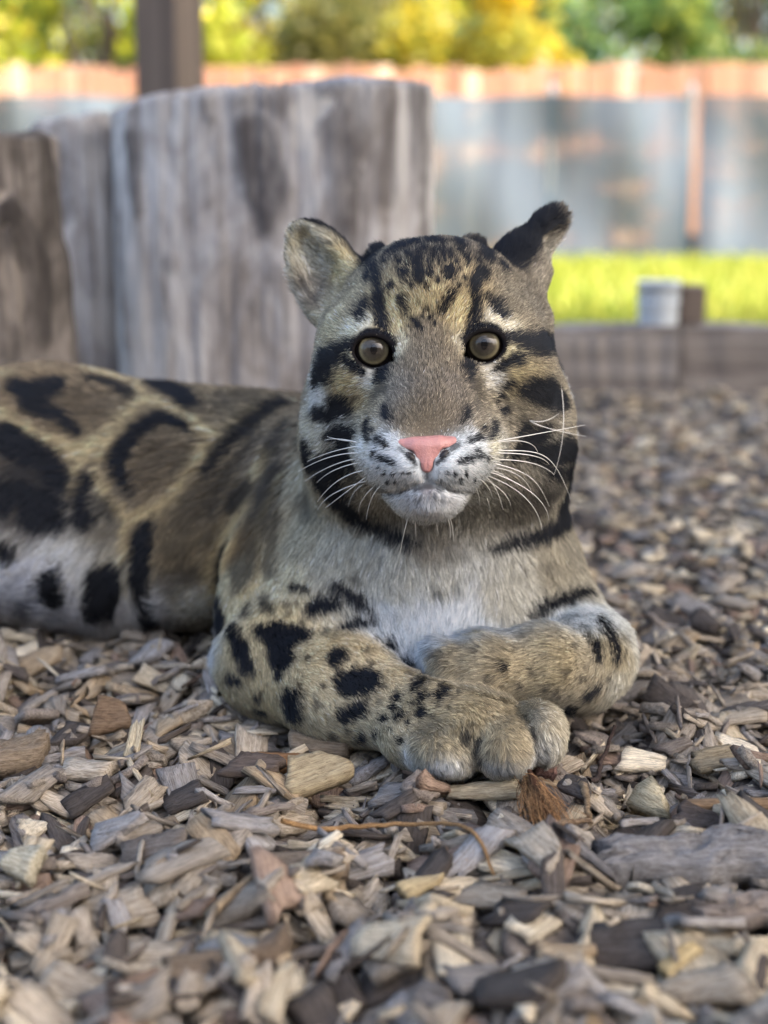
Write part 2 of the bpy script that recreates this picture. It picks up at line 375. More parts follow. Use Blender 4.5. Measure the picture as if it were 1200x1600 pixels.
# ================================================================ stumps
def stump(name, cx, cy, rx, ry, ztop, flutes, seed, label, mat, paint, flare=.12, top_fn=None, parent=None, sq=2.0):
    na, nz = 360, 110
    th = np.linspace(0, 2*np.pi, na, endpoint=False)
    T_, H_ = np.meshgrid(th, np.linspace(0, 1, nz), indexing='ij')
    SE = (np.abs(np.cos(T_))**sq+np.abs(np.sin(T_))**sq)**(-1/sq)
    x0 = cx+rx*SE*np.cos(T_)
    zt = ztop if top_fn is None else top_fn(x0)
    Z = -.03+H_*(zt+.03)
    q = np.stack([np.cos(T_)*rx*1, np.sin(T_)*ry*1, Z*0], -1).reshape(-1, 3)
    qz = np.stack([np.cos(T_)*rx, np.sin(T_)*ry, Z*.10], -1).reshape(-1, 3)
    k = 1+flare*(1-H_)**2+.022*noise3(q, 9, seed).reshape(T_.shape)
    d = .0022*fbm(qz, 60, seed+3).reshape(T_.shape)+.0018*noise3(qz, 160, seed+5).reshape(T_.shape)+.004*fbm(qz*[1, 1, 4], 30, seed+9).reshape(T_.shape)
    for ang, wd, dp in flutes:
        da = (T_-math.radians(ang)+np.pi) % (2*np.pi)-np.pi
        d = d-.5*dp*np.exp(-(da/math.radians(wd))**2)*(.7+.3*np.sin(H_*5+ang))
    ro = 1-np.clip((H_-.992)/.008, 0, 1)*.006
    X = cx+(rx*k*ro*SE+d)*np.cos(T_); Y = cy+(ry*k*ro*SE+d)*np.sin(T_)
    V = np.stack([X, Y, Z], -1).reshape(-1, 3)
    i = np.arange(na*nz).reshape(na, nz)
    F = np.stack([i[:, :-1], np.roll(i, -1, 0)[:, :-1], np.roll(i, -1, 0)[:, 1:], i[:, 1:]], -1).reshape(-1, 4)
    # sawn top: rings inward
    rings = [i[:, -1]]; VV = [V]; base = len(V)
    for s_ in (.93, .75, .5, .25, .02):
        p = V[i[:, -1]].copy(); p[:, :2] = np.array([cx, cy])+(p[:, :2]-[cx, cy])*s_
        p[:, 2] += .004*noise3(p, 40, seed+7)+.003
        VV.append(p); r_ = np.arange(na)+base; base += na
        F = np.concatenate([F, np.stack([rings[-1], np.roll(rings[-1], -1), np.roll(r_, -1), r_], -1)]); rings.append(r_)
    V = np.concatenate(VV)
    me = mesh_np(name, V, F)
    b = BVHTree.FromPolygons(V.tolist(), F.tolist())
    def hs(px, py):
        v = FWD + (px-600)/FPX*RGT - (py-800)/FPX*UP
        r_ = b.ray_cast(Vector(CAM), Vector(v).normalized())
        if r_[0] is None: r_ = b.find_nearest(Vector(AY(px, py, cy-ry*.7)))
        p = np.array(r_[0]); return p, float((p-CAM)@FWD)
    stain = np.zeros(len(V), np.float32)
    nz_ = .65*fbm(V*[1, 1, .3], 40, seed+11)+.55*fbm(V*[1, 1, .6], 120, seed+13)
    for pts, amt in paint:
        a = [hs(x, y) for x, y, r_ in pts]
        for k_ in range(max(len(a)-1, 1)):
            A_, B_ = a[k_][0], a[min(k_+1, len(a)-1)][0]; ra = pts[k_][2]*1.7*a[k_][1]/FPX; rb = pts[min(k_+1, len(a)-1)][2]*1.7*a[min(k_+1, len(a)-1)][1]/FPX
            ba = B_-A_; L = ba@ba+1e-12; t = np.clip((V-A_)@ba/L, 0, 1)
            dd = np.linalg.norm(V-A_-t[:, None]*ba, axis=1)-(ra+(rb-ra)*t)+nz_*.013
            mm = np.clip(.5-dd/.012, 0, 1)*np.clip(.85+.5*nz_, .3, 1)
            stain = np.where(np.abs(mm*amt) > np.abs(stain), mm*amt, stain)
    at = me.attributes.new('stain', 'FLOAT', 'POINT'); at.data.foreach_set('value', stain)
    # bark remnants stand a little proud of the bare wood
    nrm = np.stack([np.cos(T_), np.sin(T_), T_*0], -1).reshape(-1, 3)
    V2 = V.copy(); V2[:na*nz] += nrm*(np.clip(stain[:na*nz], 0, 1)*.006)[:, None]
    me.vertices.foreach_set('co', V2.astype(np.float32).ravel()); me.update()
    print('stain', float(stain.max()), float((stain > .3).sum()))
    o = link(name, me, mat); tag(o, label, 'stump' if 'stump' in name else 'log'); return o
def stump_mat(name, pale, mid, dark, stain, light):
    m = NT(name); tc = m.n('TexCoord').outputs['Object']
    fine = m.noise(m.mapv(tc, (70, 70, 4)), 1.0, 6, .65); wide = m.noise(m.mapv(tc, (9, 9, 4.6)), 1.0, 6, .65, 1.6)
    blot = m.noise(tc, 22, 5, .6)
    c = m.ramp(wide, [(.28, dark), (.46, mid), (.62, pale)])
    c = m.mix(m.math('MULTIPLY', m.ramp(fine, [(.38, (1, 1, 1)), (.5, (0, 0, 0))]), .65), c, dark)
    c = m.mix(m.math('MULTIPLY', m.ramp(blot, [(.55, (0, 0, 0)), (.7, (1, 1, 1))]), .35), c, pale)
    st = m.attr('stain').outputs['Fac']
    c = m.mix(m.math('MAXIMUM', st, 0.0), c, m.mix(fine, stain, tuple(np.array(stain)*2.0)))
    c = m.mix(m.math('MAXIMUM', m.math('MULTIPLY', st, -1.0), 0.0), c, light)
    m.base(c, .9); m.bump(m.math('ADD', fine, m.math('MULTIPLY', wide, .8)), .8, .006); m.b.inputs['Specular IOR Level'].default_value = .2
    return m.m
SM1 = stump_mat('grey_stump_wood', S(188, 185, 182), S(160, 155, 152), S(112, 104, 98), S(44, 40, 41), S(206, 198, 186))
SM2 = stump_mat('brown_stump_wood', S(120, 112, 106), S(82, 76, 71), S(50, 45, 42), S(30, 27, 26), S(170, 158, 146))
YC = 1.80
tpx = np.array([-200, 40, 60, 110, 150, 200, 235, 300, 320, 380, 450, 510, 560, 620, 672, 760, 1200]); tpy = np.array([205, 200, 192, 186, 172, 166, 150, 146, 140, 136, 130, 131, 126, 124, 124, 126, 130])
def topz(x):
    px = 600+x*FPX/1.62
    py = np.interp(px, tpx, tpy)
    return AYz(py, 1.60)+.003*np.sin(px*.35)+.002*np.sin(px*.9)
def AYz(py, Y):
    v2 = -math.sin(PITCH)-(py-800)/FPX*math.cos(PITCH); v1 = math.cos(PITCH)-(py-800)/FPX*math.sin(PITCH)
    return CAM[2]+Y*v2/v1
xl, xr = (172-600)/FPX*1.70, (680-600)/FPX*1.70
stump('tree_stump', (xl+xr)/2, YC, (xr-xl)/2*.97, .18, .45, [(232, 2.2, .008), (258, 1.3, .010), (281, 1.2, .007), (300, 1.6, .006), (268, .9, .007), (246, .8, .006), (318, 2, .006)], 12,
      'widest pale grey weathered stump with dark bark patches, behind the leopard', SM1,
      [([(396, 205, 20), (412, 290, 24), (418, 350, 10)], .85), ([(530, 165, 22), (540, 240, 17), (545, 330, 14), (552, 390, 6)], .75), ([(655, 150, 16), (662, 300, 14), (668, 420, 12)], .7), ([(596, 160, 18), (604, 300, 14)], .45), ([(205, 215, 11), (212, 290, 9), (218, 330, 5)], .75), ([(320, 160, 8), (330, 185, 6)], .7), ([(375, 156, 9), (430, 164, 10)], .55), ([(186, 330, 5), (192, 440, 5), (200, 540, 5)], .6),
       ([(322, 270, 5), (328, 330, 4)], .5), ([(345, 380, 5), (352, 410, 4)], .5), ([(265, 410, 8)], .5), ([(395, 470, 4), (402, 560, 3)], .4), ([(300, 300, 3), (305, 420, 3)], .35), ([(440, 420, 4), (446, 520, 3)], .4), ([(250, 330, 3), (256, 480, 3)], .35), ([(478, 180, 12), (505, 160, 9)], -.8), ([(470, 215, 8)], -.7)], flare=.05, top_fn=topz, sq=3.4)
xa, xb = (46-600)/FPX*1.78, (196-600)/FPX*1.78
stump('log_slab', (xa+xb)/2, 1.86, (xb-xa)/2, .10, .4, [(300, 3, .008), (250, 3, .006)], 17, 'pale upright log slab wedged between the grey and the brown stump', SM1,
      [([(150, 250, 10), (165, 380, 12), (170, 520, 12)], -.5), ([(90, 230, 6), (110, 330, 5)], .5), ([(140, 300, 3), (150, 460, 3)], .45)], flare=.10, top_fn=lambda x: AYz(np.interp(600+x*FPX/1.75, [40, 60, 110, 160, 210], [202, 194, 186, 178, 170]), 1.76)+.002*np.sin(x*160), sq=2.6)
YL = 1.45
zl_ = AYz(206, 1.36)
stump('tree_stump', -.444, YL, .122, .11, zl_, [(250, 4, .012), (300, 3, .010), (330, 3, .008), (275, 2.5, .012)], 31, 'short dark brown stump at the left edge, in front of the grey one', SM2,
      [([(20, 330, 18), (60, 420, 16), (70, 520, 14)], .8), ([(5, 310, 9), (12, 350, 8)], -.7), ([(15, 420, 12), (25, 480, 10)], -.4), ([(100, 400, 12), (115, 520, 10)], .5)], flare=.26, top_fn=lambda x: zl_+.004*np.sin(x*60))
print('stumps', round(time.time()-T0, 1))
# ================================================================ the clouded leopard
class Field:
    def __init__(s, xs, ys, zs):
        s.xs, s.ys, s.zs = [np.asarray(a, np.float32) for a in (xs, ys, zs)]
        s.F = np.full((len(xs), len(ys), len(zs)), 1.0, np.float32)
    def _box(s, lo, hi):
        sl = []
        for a, l, h in zip((s.xs, s.ys, s.zs), lo, hi):
            i, j = np.searchsorted(a, [l, h]); sl.append(slice(max(i-1, 0), min(j+1, len(a))))
        X, Y, Z = np.meshgrid(s.xs[sl[0]], s.ys[sl[1]], s.zs[sl[2]], indexing='ij')
        return tuple(sl), X, Y, Z
    def _put(s, sl, d, k, op):
        f = s.F[sl]
        if op == 'add':
            if k > 0:
                h = np.maximum(k-np.abs(f-d), 0)/k; s.F[sl] = np.minimum(f, d)-h*h*k*0.25
            else: s.F[sl] = np.minimum(f, d)
        else:
            d = -d
            h = np.maximum(k-np.abs(f-d), 0)/k if k > 0 else 0
            s.F[sl] = np.maximum(f, d)+h*h*k*0.25
    def ell(s, c, A, r, k=0.012, op='add', m=0.05):
        """A rows: axes"""
        A = np.asarray(A, np.float32); r = np.asarray(r, np.float32); c = np.asarray(c, np.float32)
        e = np.sqrt(((A*r[:, None])**2).sum(0))+m
        sl, X, Y, Z = s._box(c-e, c+e)
        X = X-c[0]; Y = Y-c[1]; Z = Z-c[2]
        k0 = 0; k1 = 0
        for i in range(3):
            u = X*A[i, 0]+Y*A[i, 1]+Z*A[i, 2]
            k0 = k0+(u/r[i])**2; k1 = k1+(u/r[i]**2)**2
        k0 = np.sqrt(k0); k1 = np.sqrt(k1)+1e-9
        s._put(sl, k0*(k0-1)/k1, k, op)
    def cone(s, a, ra, b, rb, k=0.012, op='add', m=0.05):
        a = np.asarray(a, np.float32); b = np.asarray(b, np.float32)
        lo = np.minimum(a-ra, b-rb)-m; hi = np.maximum(a+ra, b+rb)+m
        sl, X, Y, Z = s._box(lo, hi)
        ba = b-a; L = float(ba@ba)+1e-12
        t = np.clip(((X-a[0])*ba[0]+(Y-a[1])*ba[1]+(Z-a[2])*ba[2])/L, 0, 1)
        d = np.sqrt((X-a[0]-t*ba[0])**2+(Y-a[1]-t*ba[1])**2+(Z-a[2]-t*ba[2])**2)-(ra+(rb-ra)*t)
        s._put(sl, d, k, op)
    def mesh(s):
        F = s.F; neg = F < 0
        c = [neg[:-1, :-1, :-1], neg[1:, :-1, :-1], neg[:-1, 1:, :-1], neg[1:, 1:, :-1],
             neg[:-1, :-1, 1:], neg[1:, :-1, 1:], neg[:-1, 1:, 1:], neg[1:, 1:, 1:]]
        al = c[0].copy(); an = c[0].copy()
        for q in c[1:]: al &= q; an |= q
        act = an & ~al
        I, J, K = np.nonzero(act)
        idx = np.full(act.shape, -1, np.int32); idx[I, J, K] = np.arange(len(I))
        off = [(a, b, d) for d in (0, 1) for b in (0, 1) for a in (0, 1)]
        P = np.zeros((len(I), 3), np.float32); cnt = np.zeros(len(I), np.float32)
        for u in range(8):
            for v in range(u+1, 8):
                if sum(abs(x-y) for x, y in zip(off[u], off[v])) != 1: continue
                fu = F[I+off[u][0], J+off[u][1], K+off[u][2]]; fv = F[I+off[v][0], J+off[v][1], K+off[v][2]]
                m = (fu < 0) != (fv < 0)
                t = np.where(m, fu/np.where(m, fu-fv, 1), 0)
                pu = np.stack([s.xs[I+off[u][0]], s.ys[J+off[u][1]], s.zs[K+off[u][2]]], 1)
                pv = np.stack([s.xs[I+off[v][0]], s.ys[J+off[v][1]], s.zs[K+off[v][2]]], 1)
                P += m[:, None]*(pu+(pv-pu)*t[:, None]); cnt += m
        P /= cnt[:, None]
        Q = []
        def quads(i, j, k, d1, d2, inside):
            a = idx[i-d1[0]-d2[0], j-d1[1]-d2[1], k-d1[2]-d2[2]]; b = idx[i-d2[0], j-d2[1], k-d2[2]]
            c_ = idx[i, j, k]; d = idx[i-d1[0], j-d1[1], k-d1[2]]
            q = np.stack([a, b, c_, d], 1)
            q[~inside] = q[~inside][:, ::-1]
            Q.append(q)
        for ax, d1, d2 in ((0, (0, 1, 0), (0, 0, 1)), (1, (0, 0, 1), (1, 0, 0)), (2, (1, 0, 0), (0, 1, 0))):
            A = neg[tuple(slice(None, -1) if a == ax else slice(1, -1) for a in range(3))]
            B = neg[tuple(slice(1, None) if a == ax else slice(1, -1) for a in range(3))]
            i, j, k = np.nonzero(A != B)
            o = [0 if a == ax else 1 for a in range(3)]
            quads(i+o[0], j+o[1], k+o[2], d1, d2, A[i, j, k])
        return P, np.concatenate(Q)
def smooth(V, F, it, lam=0.5):
    e = np.concatenate([F[:, [i, (i+1) % F.shape[1]]] for i in range(F.shape[1])])
    for _ in range(it):
        acc = np.zeros_like(V); cnt = np.zeros(len(V), np.float32)
        for a, b in ((0, 1), (1, 0)):
            for ch in range(3): acc[:, ch] += np.bincount(e[:, a], V[e[:, b], ch], len(V))
            cnt += np.bincount(e[:, a], minlength=len(V))
        V = V+lam*(acc/np.maximum(cnt, 1)[:, None]-V)
    return V.astype(np.float32)
def axis(lo, hi, segs):
    """segs: list of (start, end, step) dense ranges; elsewhere the default step of the first entry"""
    base = segs[0]; x = lo; out = [x]
    while x < hi:
        st = base
        for a, b, q in segs[1:]:
            if a <= x < b: st = q
        x += st; out.append(x)
    return np.array(out)
fld = Field(axis(-0.70, 0.185, [0.0035, (-0.085, 0.13, 0.0012), (-0.14,-0.085,.0022), (.13,.17,.0022)]),
            axis(0.70, 1.40, [0.0036, (0.70, 0.90, 0.0013), (0.90, 1.0, 0.0022)]),
            axis(-0.012, 0.335, [0.0022, (0.11, 0.325, 0.0012)]))
FCAM = -FWD
def frame(roll=0, yaw=0, pitch=0):
    """rows: right, up, toward-camera; roll anticlockwise seen from the camera, yaw>0 turns the facing to image right"""
    M = np.stack([RGT, UP, FCAM])
    cr, sr = math.cos(math.radians(roll)), math.sin(math.radians(roll))
    cy, sy = math.cos(math.radians(yaw)), math.sin(math.radians(yaw))
    cp, sp = math.cos(math.radians(pitch)), math.sin(math.radians(pitch))
    r = np.array([[cr, sr, 0], [-sr, cr, 0], [0, 0, 1]])
    y = np.array([[cy, 0, -sy], [0, 1, 0], [sy, 0, cy]])
    p = np.array([[1, 0, 0], [0, cp, -sp], [0, sp, cp]])
    return (p@y@r)@M
def E(px, py, d, rx, ry, rz, roll=0, yaw=0, pitch=0, k=0.012, op='add'):
    q = d/FPX
    fld.ell(W(px, py, d), frame(roll, yaw, pitch), (rx*q, ry*q, rz), k, op)
def R(a, b, k=0.012, op='add'):
    fld.cone(W(*a[:3]), a[3]*a[2]/FPX, W(*b[:3]), b[3]*b[2]/FPX, k, op)
def front(px, py, d0=0.70, d1=1.25):
    d = np.arange(d0, d1, 0.0005)
    P = CAM + d[:, None]*(FWD + (px-600)/FPX*RGT - (py-800)/FPX*UP)
    i = np.clip(np.searchsorted(fld.xs, P[:, 0]), 0, len(fld.xs)-1); j = np.clip(np.searchsorted(fld.ys, P[:, 1]), 0, len(fld.ys)-1)
    k = np.clip(np.searchsorted(fld.zs, P[:, 2]), 0, len(fld.zs)-1)
    h = np.nonzero(fld.F[i, j, k] < 0)[0]
    return d[h[0]] if len(h) else None
def leopard_field():
    # trunk, haunch, tail (metres)
    fld.cone((-0.05, 1.05, 0.095), 0.084, (-0.27, 1.115, 0.096), 0.092, 0.03)
    fld.cone((-0.27, 1.115, 0.096), 0.092, (-0.50, 1.18, 0.090), 0.084, 0.03)
    fld.ell((-0.20, 1.07, 0.070), np.eye(3), (0.17, 0.085, 0.073), 0.03)
    fld.ell((-0.46, 1.10, 0.080), np.eye(3), (0.115, 0.07, 0.080), 0.025)
    fld.cone((-0.40, 1.07, 0.05), 0.045, (-0.46, 0.99, 0.034), 0.030, 0.03)
    fld.cone((-0.46, 0.99, 0.034), 0.028, (-0.37, 0.955, 0.03), 0.026, 0.02)
    fld.cone((-0.56, 1.24, 0.07), 0.035, (-0.64, 1.30, 0.032), 0.026, 0.03)
    fld.cone((-0.64, 1.30, 0.032), 0.026, (-0.52, 1.355, 0.028), 0.024, 0.02)
    # neck, chest, shoulders
    R((690, 640, .955, 190), (680, 850, .955, 200), 0.03)
    E(668, 940, .965, 208, 165, .098, k=0.035)
    E(690, 1010, .935, 190, 90, .07, k=0.03)
    R((520, 760, 1.01, 105), (425, 960, .965, 78), 0.03)
    R((440, 900, .985, 80), (420, 1035, .925, 72), 0.02)
    # image-left foreleg
    R((545, 915, .935, 90), (470, 1025, .905, 84), 0.03)
    R((425, 1038, .905, 70), (530, 1080, .862, 73), 0.02)
    R((530, 1078, .862, 74), (655, 1122, .817, 60), 0.02)
    E(742, 1136, .805, 98, 56, .036, roll=-12, k=0.018)
    E(692, 1172, .789, 56, 40, .027, roll=-18, k=0.005)
    E(786, 1164, .783, 50, 48, .027, roll=-8, k=0.004)
    E(842, 1146, .791, 38, 46, .026, roll=6, k=0.005)
    E(645, 1160, .805, 50, 36, .022, roll=-20, k=0.012)
    # image-right foreleg
    R((822, 905, .955, 68), (915, 1010, .895, 58), 0.025)
    R((918, 1030, .885, 58), (905, 1050, .87, 52), 0.02)
    R((912, 1035, .872, 62), (850, 1040, .850, 56), 0.014)
    R((850, 1042, .850, 54), (780, 1048, .846, 50), 0.012)
    E(752, 1040, .842, 74, 43, .028, roll=5, k=0.012)
    E(706, 1040, .836, 34, 34, .018, roll=10, k=0.005)
    E(692, 1024, .840, 24, 22, .013, roll=30, k=0.004)
    # skull
    E(678, 514, .880, 140, 112, .078, roll=2.5, k=0.02)
    E(676, 452, .875, 100, 50, .060, roll=2.5, k=0.025)
    E(594, 404, .885, 12, 14, .008, k=0.008); E(736, 390, .885, 18, 15, .010, k=0.008); E(690, 392, .88, 14, 8, .010, k=0.008)
    E(572, 592, .862, 72, 88, .050, roll=-10, k=0.03)
    E(786, 588, .862, 74, 88, .050, roll=14, k=0.03)
    E(676, 690, .865, 150, 105, .060, k=0.03)
    E(545, 690, .895, 62, 90, .045, k=0.03); E(822, 690, .895, 62, 90, .045, k=0.03)
    # forehead, bridge, muzzle
    E(672, 474, .838, 92, 64, .040, roll=2.5, k=0.02)
    R((648, 500, .842, 52), (638, 640, .797, 42), 0.02)
    R((695, 498, .842, 52), (696, 638, .797, 42), 0.02)
    R((670, 520, .832, 46), (667, 645, .790, 44), 0.02)
    E(612, 706, .804, 54, 50, .034, roll=-14, k=0.02)
    E(728, 702, .804, 56, 50, .034, roll=16, k=0.02)
    E(636, 729, .791, 42, 35, .026, k=0.012); E(699, 728, .791, 42, 35, .026, k=0.012)
    E(668, 764, .812, 48, 35, .032, k=0.016)
    E(668, 782, .802, 31, 18, .024, k=0.014)
    # brows and the skin round the eyes
    E(578, 514, .838, 54, 28, .024, roll=12, k=0.018)
    E(766, 508, .838, 54, 28, .024, roll=-8, k=0.018)
    E(560, 585, .842, 44, 26, .030, roll=-20, k=0.018)
    E(790, 578, .842, 44, 26, .030, roll=20, k=0.018)
    for ex, ey in EYES:
        E(ex, ey, .821, 45, 43, .0225, k=0.010)
    # mouth line, philtrum, eye openings
    ML = [(600, 769), (614, 771), (630, 768), (648, 761), (668, 754), (688, 760), (706, 767), (722, 770), (736, 767)]
    MD = [front(*p) for p in ML]
    PD = [front(667, y) for y in (733, 743, 753)]
    for (p, d), (q_, e) in zip(zip(ML, MD), zip(ML[1:], MD[1:])):
        R((*p, d+.0005, 3.4), (*q_, e+.0005, 3.4), 0.003, 'sub')
    R((666, 733, PD[0], 3.5), (667, 743, PD[1], 3.5), 0.004, 'sub'); R((667, 743, PD[1], 3.5), (667, 753, PD[2], 4), 0.004, 'sub')
    for i, (ex, ey) in enumerate(EYES):
        q = .80/FPX; sx = -1 if i == 0 else 1
        c = W(ex, ey, .80)
        fld.ell(c-UP*4*q, frame(roll=15*sx), (31*q, 22.8*q, 0.05), 0.002, 'sub')
        fld.ell(W(ex - sx*22, ey+13, .80), frame(roll=38*sx), (17*q, 7.5*q, 0.03), 0.002, 'sub')
    # ears
    q = .885/FPX
    fr = frame(roll=27, yaw=-14, pitch=-8)
    c = W(522, 446, .887); c2 = W(495, 402, .889)
    EARS.append((W(512, 425, .888), fr, 62*q, 100*q))
    fld.ell(c, fr, (52*q, 80*q, 0.022), 0.010); fld.ell(c2, fr, (37*q, 58*q, 0.017), 0.010)
    fld.ell(c+fr[2]*0.0165, fr, (43*q, 70*q, 0.0215), 0.005, 'sub'); fld.ell(c2+fr[2]*0.0135, fr, (30*q, 50*q, 0.0165), 0.005, 'sub')
    R((552, 474, .885, 38), (570, 520, .87, 48), 0.02)
    fr = frame(roll=-30, yaw=56, pitch=-4)
    c = W(828, 400, .890)
    EARS.append((c, fr, 60*q, 100*q))
    fld.ell(c, fr, (36*q, 86*q, 0.0110), 0.010)
    fld.ell(c+fr[2]*0.0100, fr, (30*q, 75*q, 0.0110), 0.005, 'sub')
    E(806, 408, .893, 26, 30, .016, roll=-34, k=.012)
    R((806, 444, .89, 36), (796, 500, .875, 50), 0.02)
EARS = []
EYES = [(584, 546), (757, 538)]
leopard_field()
LV, LF = fld.mesh()
LV = smooth(LV, LF, 2, 0.45)
print('leopard mesh', len(LV), len(LF), round(time.time()-T0, 1))
# ---------------------------------------------------------------- coat colours, markings and fur
tri = np.concatenate([LF[:, [0, 1, 2]], LF[:, [0, 2, 3]]])
bvh = BVHTree.FromPolygons(LV.tolist(), LF.tolist())
def hit(px, py):
    v = FWD + (px-600)/FPX*RGT - (py-800)/FPX*UP
    r = bvh.ray_cast(Vector(CAM), Vector(v).normalized())
    if r[0] is None: r = bvh.find_nearest(Vector(CAM+v*0.92))
    p = np.array(r[0]); hit.n = np.array(r[1]); return p, float((p-CAM)@FWD)
e1 = LV[tri[:, 1]]-LV[tri[:, 0]]; e2 = LV[tri[:, 2]]-LV[tri[:, 0]]
tn = np.cross(e1, e2); area = np.linalg.norm(tn, axis=1)/2
VN = np.zeros_like(LV)
for c in range(3):
    for ch in range(3): VN[:, ch] += np.bincount(tri[:, c], tn[:, ch], len(LV))
VN /= np.linalg.norm(VN, axis=1)[:, None]+1e-12
